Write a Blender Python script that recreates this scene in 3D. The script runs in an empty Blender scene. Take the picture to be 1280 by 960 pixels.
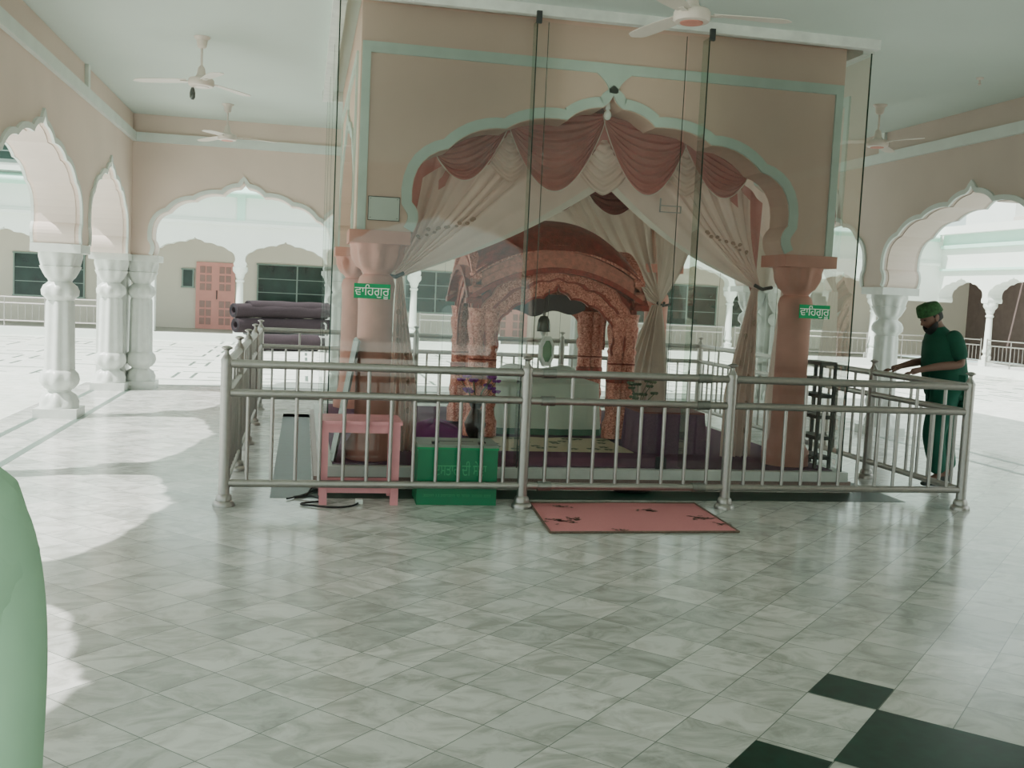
import bpy, math, random
from mathutils import Vector, Matrix
from mathutils.geometry import tessellate_polygon
random.seed(7)
C = bpy.context.scene.collection
PI = math.pi

# ------------------------------------------------------------------ helpers
def lin(c):
    c = c / 255.0
    return c / 12.92 if c <= 0.04045 else ((c + 0.055) / 1.055) ** 2.4
def rgb(r, g, b): return (lin(r), lin(g), lin(b), 1.0)

class MB:
    """collects verts / faces, builds one mesh"""
    def __init__(s): s.v = []; s.f = []; s.m = []; s.cur = 0
    def add(s, vs, fs):
        o = len(s.v); s.v += [tuple(v) for v in vs]
        for f in fs: s.f.append([i + o for i in f]); s.m.append(s.cur)
        return s
    def box(s, a, b):
        x0, y0, z0 = a; x1, y1, z1 = b
        return s.add([(x0,y0,z0),(x1,y0,z0),(x1,y1,z0),(x0,y1,z0),(x0,y0,z1),(x1,y0,z1),(x1,y1,z1),(x0,y1,z1)],
              [(0,3,2,1),(4,5,6,7),(0,1,5,4),(1,2,6,5),(2,3,7,6),(3,0,4,7)])
    def tube(s, pts, r, n=12, cap=True):
        pts = [Vector(p) for p in pts]; rs = r if isinstance(r, (list, tuple)) else [r]*len(pts)
        rings = []; up = None
        for i, p in enumerate(pts):
            d = (pts[min(i+1, len(pts)-1)] - pts[max(i-1, 0)]).normalized()
            if up is None: up = Vector((0,0,1)) if abs(d.z) < .9 else Vector((1,0,0))
            a = d.cross(up).normalized(); b = a.cross(d).normalized(); up = b
            rings.append([p + (a*math.cos(2*PI*k/n) + b*math.sin(2*PI*k/n))*rs[i] for k in range(n)])
        vs = [v for R_ in rings for v in R_]; fs = []
        for i in range(len(pts)-1):
            for k in range(n):
                fs.append((i*n+k, i*n+(k+1)%n, (i+1)*n+(k+1)%n, (i+1)*n+k))
        if cap: fs += [tuple(range(n-1,-1,-1)), tuple(range((len(pts)-1)*n, len(pts)*n))]
        return s.add(vs, fs)
    def lathe(s, prof, n=24, c=(0,0,0), flute=None, cap=True):
        """prof: list of (r, z[, flute amount]) ; flute: lobes"""
        vs = []; fs = []
        for q in prof:
            r, z = q[0], q[1]; fa = q[2] if len(q) > 2 else 0
            for k in range(n):
                t = 2*PI*k/n; rr = r*(1 + (fa*math.cos(flute*t) if flute else 0))
                vs.append((c[0]+rr*math.cos(t), c[1]+rr*math.sin(t), c[2]+z))
        for i in range(len(prof)-1):
            for k in range(n):
                fs.append((i*n+k, i*n+(k+1)%n, (i+1)*n+(k+1)%n, (i+1)*n+k))
        if cap: fs += [tuple(range(n-1,-1,-1)), tuple(range((len(prof)-1)*n, len(prof)*n))]
        return s.add(vs, fs)
    def prism(s, poly, d0, d1, axis='y'):
        """poly: list of (a,z); extruded along axis from d0 to d1"""
        def P(a, d, z): return (a, d, z) if axis == 'y' else (d, a, z)
        n = len(poly)
        tris = tessellate_polygon([[Vector((p[0], p[1], 0)) for p in poly]])
        vs = [P(p[0], d0, p[1]) for p in poly] + [P(p[0], d1, p[1]) for p in poly]
        fs = [tuple(t) for t in tris] + [tuple(i+n for i in reversed(t)) for t in tris]
        fs += [(i, (i+1)%n, (i+1)%n+n, i+n) for i in range(n)]
        return s.add(vs, fs)
    def strip(s, A, B, d0, d1, axis='y'):
        """ribbon between polylines A and B (each (a,z)), extruded"""
        def P(a, d, z): return (a, d, z) if axis == 'y' else (d, a, z)
        n = len(A); vs = []
        for p in A: vs += [P(p[0], d0, p[1]), P(p[0], d1, p[1])]
        for p in B: vs += [P(p[0], d0, p[1]), P(p[0], d1, p[1])]
        fs = []; o = 2*n
        for i in range(n-1):
            a, b = 2*i, 2*i+2
            fs += [(a, b, o+b, o+a), (a+1, o+a+1, o+b+1, b+1), (a, a+1, b+1, b), (o+a, o+b, o+b+1, o+a+1)]
        fs += [(0, o, o+1, 1), (2*n-2, 2*n-1, o+2*n-1, o+2*n-2)]
        return s.add(vs, fs)
    def grid(s, fn, nu, nv):
        vs = [fn(i/nu, j/nv) for j in range(nv+1) for i in range(nu+1)]
        fs = [(j*(nu+1)+i, j*(nu+1)+i+1, (j+1)*(nu+1)+i+1, (j+1)*(nu+1)+i) for j in range(nv) for i in range(nu)]
        return s.add(vs, fs)
    def xform(s, M):
        s.v = [tuple(M @ Vector(v)) for v in s.v]; return s
    def mesh(s, name, mats, smooth=False):
        me = bpy.data.meshes.new(name); me.from_pydata(s.v, [], s.f)
        for m in (mats if isinstance(mats, (list, tuple)) else [mats]): me.materials.append(m)
        me.polygons.foreach_set('material_index', s.m)
        if smooth: me.polygons.foreach_set('use_smooth', [True]*len(s.f))
        import bmesh
        b = bmesh.new(); b.from_mesh(me); bmesh.ops.recalc_face_normals(b, faces=b.faces); b.to_mesh(me); b.free()
        if smooth:
            try: me.set_sharp_from_angle(angle=math.radians(42))
            except Exception: pass
        me.update(); return me

def link(name, me, parent=None, loc=None):
    o = bpy.data.objects.new(name, me); C.objects.link(o)
    if parent is not None: o.parent = parent
    if loc is not None: o.location = loc
    return o
def obj(name, mb, mat, parent=None, smooth=False, loc=None):
    return link(name, mb.mesh(name, mat, smooth), parent, loc)
def tag(o, label, cat, group=None, kind=None):
    o['label'] = label; o['category'] = cat
    if group: o['group'] = group
    if kind: o['kind'] = kind
    return o
def thing(name, label, cat, loc=(0,0,0), group=None):
    o = bpy.data.objects.new(name, None); o.empty_display_size = .1; C.objects.link(o); o.location = loc
    return tag(o, label, cat, group)
def struct(name, mb, mat, smooth=False):
    o = obj(name, mb, mat, None, smooth); o['kind'] = 'structure'; return o
def dup(root, loc=None, rot=None, label=None, group=None):
    r = root.copy(); C.objects.link(r)
    if loc is not None: r.location = loc
    if rot is not None: r.rotation_euler = rot
    if label: r['label'] = label
    if group: r['group'] = group
    for ch in list(root.children):
        c = ch.copy(); C.objects.link(c); c.parent = r
        for g in list(ch.children):
            d = g.copy(); C.objects.link(d); d.parent = c
    return r

# ------------------------------------------------------------------ materials
def base_mat(name):
    m = bpy.data.materials.new(name); m.use_nodes = True
    nt = m.node_tree; b = nt.nodes['Principled BSDF']
    return m, nt, b
def mat(name, col, rough=.6, metal=0., var=.06, scale=6., bump=0., bscale=40., spec=.5, coat=0., sheen=0.):
    m, nt, b = base_mat(name)
    tc = nt.nodes.new('ShaderNodeTexCoord'); n = nt.nodes.new('ShaderNodeTexNoise')
    n.inputs['Scale'].default_value = scale; n.inputs['Detail'].default_value = 5
    nt.links.new(tc.outputs['Object'], n.inputs['Vector'])
    r = nt.nodes.new('ShaderNodeValToRGB')
    r.color_ramp.elements[0].position = .3; r.color_ramp.elements[1].position = .7
    c = col
    r.color_ramp.elements[0].color = (c[0]*(1-var), c[1]*(1-var), c[2]*(1-var), 1)
    r.color_ramp.elements[1].color = (min(1,c[0]*(1+var)), min(1,c[1]*(1+var)), min(1,c[2]*(1+var)), 1)
    nt.links.new(n.outputs['Fac'], r.inputs['Fac']); nt.links.new(r.outputs['Color'], b.inputs['Base Color'])
    b.inputs['Roughness'].default_value = rough; b.inputs['Metallic'].default_value = metal
    b.inputs['Specular IOR Level'].default_value = spec
    if coat: b.inputs['Coat Weight'].default_value = coat
    if bump:
        n2 = nt.nodes.new('ShaderNodeTexNoise'); n2.inputs['Scale'].default_value = bscale
        nt.links.new(tc.outputs['Object'], n2.inputs['Vector'])
        bp = nt.nodes.new('ShaderNodeBump'); bp.inputs['Strength'].default_value = bump; bp.inputs['Distance'].default_value = .01
        nt.links.new(n2.outputs['Fac'], bp.inputs['Height']); nt.links.new(bp.outputs['Normal'], b.inputs['Normal'])
    return m
def nd(nt, t, **kw):
    n = nt.nodes.new(t)
    for k, v in kw.items(): setattr(n, k, v)
    return n
def mth(nt, op, a, b=None, c=None):
    n = nt.nodes.new('ShaderNodeMath'); n.operation = op
    for i, x in enumerate((a, b, c)):
        if x is None: continue
        if isinstance(x, (int, float)): n.inputs[i].default_value = x
        else: nt.links.new(x, n.inputs[i])
    return n.outputs[0]

def tile_mat(name, size, angle, off, tint_a, tint_b, vein, grout, rough=.22, gw=.006):
    m, nt, b = base_mat(name)
    tc = nt.nodes.new('ShaderNodeTexCoord'); mp = nt.nodes.new('ShaderNodeMapping')
    mp.vector_type = 'TEXTURE'
    mp.inputs['Rotation'].default_value = (0, 0, angle); mp.inputs['Location'].default_value = (off[0], off[1], 0)
    mp.inputs['Scale'].default_value = (size[0], size[1], 1)
    nt.links.new(tc.outputs['Object'], mp.inputs['Vector'])
    sp = nt.nodes.new('ShaderNodeSeparateXYZ'); nt.links.new(mp.outputs[0], sp.inputs[0])
    fx, fy = mth(nt,'FLOOR',sp.outputs[0]), mth(nt,'FLOOR',sp.outputs[1])
    rx, ry = mth(nt,'FRACT',sp.outputs[0]), mth(nt,'FRACT',sp.outputs[1])
    cb = nt.nodes.new('ShaderNodeCombineXYZ'); nt.links.new(fx, cb.inputs[0]); nt.links.new(fy, cb.inputs[1])
    wn = nt.nodes.new('ShaderNodeTexWhiteNoise'); wn.noise_dimensions = '3D'; nt.links.new(cb.outputs[0], wn.inputs['Vector'])
    # per tile offset of the marble pattern
    ad = nt.nodes.new('ShaderNodeVectorMath'); ad.operation = 'MULTIPLY_ADD'
    nt.links.new(wn.outputs['Color'], ad.inputs[0]); ad.inputs[1].default_value = (17,17,17); nt.links.new(tc.outputs['Object'], ad.inputs[2])
    ns = nt.nodes.new('ShaderNodeTexNoise'); ns.inputs['Scale'].default_value = 2.6; ns.inputs['Detail'].default_value = 8
    ns.inputs['Roughness'].default_value = .62; ns.inputs['Distortion'].default_value = 1.1
    mpx = nt.nodes.new('ShaderNodeMapping'); mpx.inputs['Scale'].default_value = (1.6, 2.3, 1)
    nt.links.new(ad.outputs[0], mpx.inputs['Vector']); nt.links.new(mpx.outputs[0], ns.inputs['Vector'])
    rp = nt.nodes.new('ShaderNodeValToRGB'); e = rp.color_ramp.elements
    e[0].position = .36; e[0].color = vein; e[1].position = .58; e[1].color = (1,1,1,1)
    nt.links.new(ns.outputs['Fac'], rp.inputs['Fac'])
    mx = nt.nodes.new('ShaderNodeMix'); mx.data_type = 'RGBA'
    nt.links.new(wn.outputs['Value'], mx.inputs['Factor']); mx.inputs[6].default_value = tint_a; mx.inputs[7].default_value = tint_b
    ml = nt.nodes.new('ShaderNodeMix'); ml.data_type = 'RGBA'; ml.blend_type = 'MULTIPLY'; ml.inputs['Factor'].default_value = 1
    nt.links.new(mx.outputs[2], ml.inputs[6]); nt.links.new(rp.outputs['Color'], ml.inputs[7])
    # grout
    gx, gy = gw/size[0], gw/size[1]
    a = mth(nt,'LESS_THAN', rx, gx); c = mth(nt,'LESS_THAN', ry, gy); g = mth(nt,'MAXIMUM', a, c)
    mg = nt.nodes.new('ShaderNodeMix'); mg.data_type = 'RGBA'; nt.links.new(g, mg.inputs['Factor'])
    nt.links.new(ml.outputs[2], mg.inputs[6]); mg.inputs[7].default_value = grout
    nt.links.new(mg.outputs[2], b.inputs['Base Color'])
    n3 = nt.nodes.new('ShaderNodeTexNoise'); n3.inputs['Scale'].default_value = 3; nt.links.new(tc.outputs['Object'], n3.inputs['Vector'])
    rr = nt.nodes.new('ShaderNodeMapRange'); rr.inputs['To Min'].default_value = rough*.7; rr.inputs['To Max'].default_value = rough*1.5
    nt.links.new(n3.outputs['Fac'], rr.inputs['Value']); nt.links.new(rr.outputs[0], b.inputs['Roughness'])
    return m

def glass_mat(name, tint, refl=1.0, haze=.05, hz=(.55,.62,.58,1)):
    m = bpy.data.materials.new(name); m.use_nodes = True; nt = m.node_tree; nt.nodes.clear()
    out = nt.nodes.new('ShaderNodeOutputMaterial'); tr = nt.nodes.new('ShaderNodeBsdfTransparent'); tr.inputs[0].default_value = tint
    gl = nt.nodes.new('ShaderNodeBsdfGlossy'); gl.inputs['Roughness'].default_value = .02; gl.inputs['Color'].default_value = (.95,1,.97,1)
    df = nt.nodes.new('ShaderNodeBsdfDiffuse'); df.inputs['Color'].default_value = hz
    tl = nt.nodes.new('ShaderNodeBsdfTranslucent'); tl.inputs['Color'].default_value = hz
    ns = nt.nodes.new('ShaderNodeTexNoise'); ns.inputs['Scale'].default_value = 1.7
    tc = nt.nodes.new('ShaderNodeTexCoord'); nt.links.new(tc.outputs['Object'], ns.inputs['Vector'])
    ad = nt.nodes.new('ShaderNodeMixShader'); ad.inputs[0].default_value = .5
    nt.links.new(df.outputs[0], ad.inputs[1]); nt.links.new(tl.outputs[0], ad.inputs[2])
    mh = nt.nodes.new('ShaderNodeMixShader'); hf = mth(nt, 'MULTIPLY', ns.outputs['Fac'], haze*2)  # milky haze imitating reflected surroundings, lifts dark tones behind the glass
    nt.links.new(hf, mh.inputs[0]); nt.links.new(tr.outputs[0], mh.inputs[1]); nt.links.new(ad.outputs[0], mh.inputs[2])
    fr = nt.nodes.new('ShaderNodeFresnel'); fr.inputs[0].default_value = 1.5
    ff = mth(nt, 'MULTIPLY', fr.outputs[0], refl)
    mx = nt.nodes.new('ShaderNodeMixShader'); nt.links.new(ff, mx.inputs[0])
    nt.links.new(mh.outputs[0], mx.inputs[1]); nt.links.new(gl.outputs[0], mx.inputs[2])
    nt.links.new(mx.outputs[0], out.inputs[0])
    return m

M = {}
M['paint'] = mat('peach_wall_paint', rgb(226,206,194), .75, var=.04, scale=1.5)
M['paint_r'] = mat('shaded_peach_wall_paint', rgb(204,188,178), .75, var=.04, scale=1.5)  # peach wall colour darkened to put the right side's shade into it
M['paint_k'] = mat('salmon_wall_paint', rgb(222,190,174), .75, var=.05, scale=1.5)
M['ceil'] = mat('mint_ceiling_paint', rgb(204,216,208), .8, var=.03, scale=.8)
M['mint'] = mat('mint_trim_paint', rgb(216,224,218), .6, var=.04, scale=4)
M['teal'] = mat('teal_trim_paint', rgb(196,212,202), .6, var=.05, scale=6)
M['soff'] = mat('pale_soffit_paint', rgb(222,206,196), .7, var=.03, scale=3)
M['marble'] = mat('white_marble', rgb(208,212,206), .35, var=.07, scale=9, bump=.05, bscale=25)
M['extw'] = mat('white_exterior_paint', rgb(226,232,226), .7, var=.03, scale=1)
M['extshade'] = mat('shaded_cream_paint', rgb(214,208,196), .8, var=.03, scale=1)  # cream toned down to carry the veranda's shade in its colour
M['extmint'] = mat('mint_exterior_paint', rgb(190,226,212), .7, var=.03, scale=1)
M['granite'] = mat('pinkish_granite', rgb(150,130,124), .4, var=.25, scale=120)
M['greenmarble'] = mat('dark_green_marble', rgb(12,50,38), .35, var=.35, scale=14, spec=.25)
M['grey_strip'] = mat('grey_green_inlay', rgb(96,116,106), .3, var=.1, scale=14)
M['steel'] = mat('brushed_stainless_steel', rgb(172,168,164), .42, 1.0, var=.05, scale=30)
M['steel_d'] = mat('dull_steel', rgb(150,152,148), .4, 1.0, var=.08, scale=30)
M['pinkstone'] = mat('pink_sandstone_paint', rgb(214,148,134), .6, var=.09, scale=5, bump=.1)
M['copper'] = None
M['pinkwood'] = mat('pink_painted_wood', rgb(224,150,158), .5, var=.06, scale=12)
M['greenbox'] = mat('green_painted_metal', rgb(0,122,80), .4, var=.05, scale=10)
M['boxtop'] = mat('grey_box_lid', rgb(130,140,128), .5, var=.06)
M['boxtext'] = mat('pale_green_lettering', rgb(70,170,120), .6)
M['white'] = mat('white_lettering', rgb(240,246,240), .6, var=.02)
M['signgreen'] = mat('sign_green', rgb(0,150,92), .5, var=.03)
M['black'] = mat('black_rubber', rgb(18,20,20), .5)
M['dark'] = mat('dark_metal', rgb(50,54,54), .5, var=.1)
M['rug'] = mat('pink_woven_rug', rgb(222,142,146), .9, var=.07, scale=160, bump=.3, bscale=300)
M['rugedge'] = mat('dark_rug_motif', rgb(110,92,80), .9, var=.2, scale=60)
M['purplecarpet'] = mat('purple_pile_carpet', rgb(112,72,104), .95, var=.18, scale=60, bump=.5, bscale=220)
M['carpetroll'] = mat('plum_brown_carpet', rgb(48,37,42), .95, var=.2, scale=40, bump=.5, bscale=120)
M['carpetin'] = mat('carpet_seam_and_core_shade', rgb(38,34,40), .95)
M['swag'] = mat('dusty_pink_satin', rgb(204,142,138), .6, var=.08, scale=5)
M['sheer'] = mat('cream_voile', rgb(234,212,202), .7, var=.05, scale=4)
M['sheerb'] = mat('grey_cream_voile', rgb(206,192,180), .7, var=.07, scale=4)
M['maroon'] = mat('maroon_satin', rgb(150,84,86), .6, var=.1, scale=4)
M['greyval'] = mat('slate_satin', rgb(88,82,92), .6, var=.1, scale=6)
M['embro'] = mat('brown_embroidery', rgb(168,138,122), .8, var=.15, scale=50)
M['lace'] = mat('white_lace_edge', rgb(226,216,206), .8)
M['purple'] = mat('purple_satin', rgb(150,76,146), .6, var=.2, scale=9)
M['mintcloth'] = mat('pale_mint_cloth', rgb(202,216,204), .8, var=.04, scale=6)
M['greencloth'] = mat('green_cloth_hem', rgb(70,120,100), .8, var=.1, scale=9)
M['floral'] = mat('cream_bedsheet', rgb(222,212,184), .85, var=.04, scale=9)
M['leaf'] = mat('sage_leaf_print', rgb(96,116,92), .85, var=.15, scale=30)
M['fan'] = mat('cream_fan_enamel', rgb(222,210,200), .35, var=.03)
M['fanblade'] = mat('ivory_fan_blade', rgb(216,208,198), .4, var=.03)
M['pinkdoor'] = mat('pink_door_paint', rgb(214,150,142), .6, var=.04)
M['winpane'] = mat('dark_green_window_pane', rgb(26,48,40), .15, var=.5, scale=2.2)
M['doorpane'] = mat('dusty_rose_glass', rgb(150,112,106), .3, var=.1)
M['winframe'] = mat('aluminium_frame', rgb(120,136,128), .4, .6)
M['shirt'] = mat('dark_green_cotton', rgb(6,72,54), .85, var=.12, scale=12)
M['trouser'] = mat('deep_green_trouser_cloth', rgb(14,84,66), .85, var=.12, scale=12)
M['kurta'] = mat('light_green_kurta_cotton', rgb(150,190,160), .85, var=.06, scale=7, bump=.5, bscale=9)
M['skin'] = mat('brown_skin', rgb(118,86,74), .55, var=.04)
M['skin2'] = mat('tan_skin', rgb(160,118,98), .55, var=.04)
M['hair'] = mat('black_hair', rgb(22,20,20), .7, var=.2, scale=80)
M['cap'] = mat('green_patterned_cap', rgb(44,84,44), .8, var=.4, scale=45)
M['shoe'] = mat('grey_sock', rgb(60,66,62), .8)
M['bulb'] = mat('clear_white_bulb', rgb(230,236,230), .2)
M['board'] = mat('white_switch_plate', rgb(206,216,206), .5, var=.02)
M['flower'] = mat('purple_petals', rgb(150,60,160), .7, var=.3, scale=40)
M['vase'] = mat('dark_bronze_vase', rgb(70,50,46), .35, .6, var=.2)
M['lantern'] = mat('smoked_glass_lamp', rgb(90,96,92), .15, .4)
M['picgreen'] = mat('green_glass_picture', rgb(70,140,84), .3, var=.2)
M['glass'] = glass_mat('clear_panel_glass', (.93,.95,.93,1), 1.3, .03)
M['glassedge'] = mat('dark_green_glass_edge', rgb(30,52,42), .25)
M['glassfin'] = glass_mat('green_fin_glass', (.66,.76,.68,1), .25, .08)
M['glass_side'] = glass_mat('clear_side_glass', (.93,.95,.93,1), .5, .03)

def copper():
    m, nt, b = base_mat('embossed_copper_foil')
    tc = nt.nodes.new('ShaderNodeTexCoord')
    v = nt.nodes.new('ShaderNodeTexVoronoi'); v.inputs['Scale'].default_value = 26; nt.links.new(tc.outputs['Object'], v.inputs['Vector'])
    n = nt.nodes.new('ShaderNodeTexNoise'); n.inputs['Scale'].default_value = 34; n.inputs['Detail'].default_value = 6
    n.inputs['Distortion'].default_value = 2.2; nt.links.new(tc.outputs['Object'], n.inputs['Vector'])
    r = nt.nodes.new('ShaderNodeValToRGB'); e = r.color_ramp.elements
    e[0].position = .36; e[0].color = rgb(180,70,58); e[1].position = .64; e[1].color = rgb(255,182,162)
    nt.links.new(n.outputs['Fac'], r.inputs['Fac']); nt.links.new(r.outputs['Color'], b.inputs['Base Color'])
    b.inputs['Metallic'].default_value = .12; b.inputs['Roughness'].default_value = .38
    ad = mth(nt, 'ADD', v.outputs['Distance'], n.outputs['Fac'])
    bp = nt.nodes.new('ShaderNodeBump'); bp.inputs['Strength'].default_value = .6; bp.inputs['Distance'].default_value = .012
    nt.links.new(ad, bp.inputs['Height']); nt.links.new(bp.outputs['Normal'], b.inputs['Normal'])
    return m
M['copper'] = copper()
M['copper_d'] = mat('smooth_copper_sheet', rgb(150,58,50), .36, .4, var=.35, scale=18, bump=.4, bscale=60)
M['copper_p'] = mat('pale_rose_copper', rgb(196,122,108), .42, .25, var=.25, scale=22, bump=.5)
def cloth(m, f=.35):
    nt = m.node_tree; b = nt.nodes['Principled BSDF']; out = [n for n in nt.nodes if n.type == 'OUTPUT_MATERIAL'][0]
    tl = nt.nodes.new('ShaderNodeBsdfTranslucent'); src = b.inputs['Base Color'].links[0].from_socket
    nt.links.new(src, tl.inputs['Color']); mx = nt.nodes.new('ShaderNodeMixShader'); mx.inputs[0].default_value = f
    nt.links.new(b.outputs[0], mx.inputs[1]); nt.links.new(tl.outputs[0], mx.inputs[2]); nt.links.new(mx.outputs[0], out.inputs['Surface'])
for k_ in ('sheer','sheerb','swag','maroon'): cloth(M[k_])
A45 = PI/4
# tile corner at (2.71,-3.35); lattice at 45 degrees, step 0.273
M['tiles'] = tile_mat('pavilion_marble_tiles', (.273,.273), A45, (2.71,-3.35), rgb(196,199,194), rgb(228,228,223), rgb(206,207,203), rgb(122,130,124), .17, .004)
M['tiles_out'] = tile_mat('courtyard_marble_tiles', (.6,.6), 0, (0,9.3), rgb(226,230,222), rgb(238,240,232), rgb(225,228,222), rgb(190,200,192), .4)

# ------------------------------------------------------------------ arch profile
def qb(p0, p1, p2, n):
    return [((1-t)**2*p0[0]+2*t*(1-t)*p1[0]+t*t*p2[0], (1-t)**2*p0[1]+2*t*(1-t)*p1[1]+t*t*p2[1]) for t in [i/n for i in range(n)]]
def arch_half(n=7):
    s = [((1,0),(.945,.12),(1.01,.2)), ((1.01,.2),(1.03,.5),(.837,.562)), ((.837,.562),(.72,.73),(.55,.721)),
         ((.55,.721),(.43,.835),(.235,.812)), ((.235,.812),(.17,.905),(.055,.915)), ((.055,.915),(.015,.94),(0,1.0))]
    o = []
    for a in s: o += qb(*a, n)
    return o + [(0.0, 1.0)]
def arch(c, hw, z0, z1, n=7):
    h = arch_half(n)
    R_ = [(c+u*hw, z0+v*(z1-z0)) for u, v in h]; L_ = [(c-u*hw, z0+v*(z1-z0)) for u, v in h]
    return L_ + R_[::-1][1:]
def offset(pts, d, zmin=None):
    """push outline outwards (left->right arch line, outwards = away from opening)"""
    o = []
    for i, p in enumerate(pts):
        a = Vector(pts[max(i-1,0)]); b = Vector(pts[min(i+1,len(pts)-1)]); t = (b-a)
        if t.length < 1e-9: t = Vector((1,0))
        t.normalize(); nrm = Vector((-t.y, t.x))
        o.append((p[0]+nrm.x*d, p[1]+nrm.y*d))
    if zmin is not None: o = [(x, max(z, zmin)) for x, z in o]
    return o
def arched_wall(mb, a0, a1, zb, zt, arches, d0, d1, axis):
    poly = [(a0, zb)]
    for c, hw, z1 in arches: poly += arch(c, hw, zb, z1)
    poly += [(a1, zb), (a1, zt), (a0, zt)]
    mb.prism(poly, d0, d1, axis)
def arch_ring(mb, c, hw, zb, z1, w, d0, d1, axis, inner=0.0):
    p = arch(c, hw, zb, z1); A = offset(p, inner, zb) if inner else p; B = offset(p, w, zb)
    mb.strip(A, B, d0, d1, axis)

# ------------------------------------------------------------------ floor and ground
ZS, ZC = 1.85, 3.75
f = MB().box((-2.55,-10.4,-.2), (8.25,8.55,0)); struct('floor', f, M['tiles'])
g = MB()
for a, b in (((-16,-10.4,-.2),(-2.55,24,0)), ((8.25,-10.4,-.2),(23,24,0)), ((-2.55,8.55,-.2),(8.25,24,0)), ((-16,-22,-.2),(23,-10.4,0))): g.box(a, b)
o = struct('floor_courtyard', g, M['tiles_out'])
# star of dark green tiles
d = MB(); q = .273/math.sqrt(2)
def dia(cx, cy, h): d.add([(cx,cy+h,.0015),(cx+h,cy,.0015),(cx,cy-h,.0015),(cx-h,cy,.0015)], [(0,1,2,3)])
dia(2.71,-3.54,.191); dia(2.11,-4.14,.191); dia(2.71,-4.13,.402); dia(3.31,-4.14,.191); dia(2.71,-4.74,.191)
struct('trim_1', d, M['greenmarble'])
# grey border strips along left arcade, right arcade and far side
s = MB()
for x in (-2.29, -1.86, 7.5, 7.95): s.box((x,-10.3,0),(x+.07,8.5,.0015))
for y in (8.42, 9.35): s.box((-2.2,y,0),(7.9,y+.07,.0017))
struct('trim_2', s, M['grey_strip'])
# green marble frame round the plinth
s = MB()
for a, b in (((.3,.28,0),(5.36,.64,.002)), ((.3,.64,0),(.6,5.3,.002)), ((5.1,.64,0),(5.36,5.3,.002)), ((.3,5.0,0),(5.36,5.3,.002))): s.box(a, b)
struct('trim_3', s, M['greenmarble'])
# dark inlay dashes in the courtyard paving
s = MB()
for j in range(11):
    y = 9.9 + j*.95
    x = -14.0 + random.random()
    while x < 18.5:
        L = random.choice((.5,.9,1.5)); s.box((x,y,0),(x+L,y+.055,.003)); x += L + random.choice((.4,.8,1.3))
for i in range(32):
    x = -14 + i*1.04
    y = 9.7 + (i%2)*.5
    while y < 19.6:
        L = random.choice((.7,1.0)); s.box((x,y,0),(x+.05,y+L,.0032))
        if i%3 == 0: s.box((x+.28,y,0),(x+.33,y+L,.0032))
        y += L + random.choice((.6,1.0,1.5))
struct('trim_4', s, M['grey_strip'])

# ------------------------------------------------------------------ pavilion shell
LB = [(6.1,1.2,2.94), (2.8,1.6,2.95), (-.58,1.38,2.95), (-3.92,1.28,3.06), (-7.6,1.6,2.95)]
LB = LB[::-1]
FB = [(-.36,1.2,2.95), (2.83,1.6,2.95), (6.02,1.2,2.95)]
for nm, x0, x1, xi, sg in (('wall_left',-2.28,-1.83,-1.83,1), ('wall_right',7.49,7.94,7.49,-1)):
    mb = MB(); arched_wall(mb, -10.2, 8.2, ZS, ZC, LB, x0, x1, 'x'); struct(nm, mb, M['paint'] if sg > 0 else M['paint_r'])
    if nm == 'wall_right': struct('light_blocker_right_near', MB().box((7.5,-10.2,0),(7.93,-2.5,ZC)), M['paint'])  # unseen solid block added to cut light from the right
mb = MB(); arched_wall(mb, -1.83, 7.49, ZS, ZC, FB, 7.75, 8.2, 'y'); struct('wall_far', mb, M['paint'])
mb = MB(); arched_wall(mb, -1.83, 4.6, ZS, ZC, FB[:2], -10.2, -9.85, 'y'); mb.box((4.6,-10.2,0),(7.49,-9.85,ZC)); struct('wall_near', mb, M['paint'])  # solid right bay added out of view to hold back light
# arch edge mouldings and soffit lining
mb = MB(); so = MB()
for c, hw, z1 in LB:
    for xa, xb in ((-1.83,-1.805), (-2.31,-2.28), (7.465,7.49), (7.94,7.97)):
        arch_ring(mb, c, hw, ZS, z1, .05, xa, xb, 'x', -.004)
    arch_ring(so, c, hw, ZS, z1, .004, -2.24, -1.87, 'x', -.008); arch_ring(so, c, hw, ZS, z1, .004, 7.53, 7.9, 'x', -.008)
for c, hw, z1 in FB:
    for ya, yb in ((7.725,7.75), (8.2,8.23)): arch_ring(mb, c, hw, ZS, z1, .05, ya, yb, 'y', -.004)
    arch_ring(so, c, hw, ZS, z1, .004, 7.79, 8.16, 'y', -.008)
struct('trim_5', mb, M['mint']); struct('trim_6', so, M['soff'])
# horizontal mint moulding and short uprights up to the ceiling
mb = MB()
mb.box((-1.83,-9.85,3.38),(-1.78,7.75,3.5)); mb.box((7.44,-9.85,3.38),(7.49,7.75,3.5)); mb.box((-1.78,7.7,3.38),(7.44,7.75,3.5))
for y in (-6.05,-2.28,.98,4.62):
    mb.box((-1.83,y-.05,3.5),(-1.79,y+.05,3.75)); mb.box((7.45,y-.05,3.5),(7.49,y+.05,3.75))
struct('trim_7', mb, M['mint'])
mb = MB().box((-2.45,-10.3,ZC),(8.1,8.4,ZC+.2)); struct('ceiling', mb, M['ceil'])
mb = MB().box((-2.5,-10.4,ZC+.2),(8.15,8.5,4.5)); struct('roof', mb, M['extw'])

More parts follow.
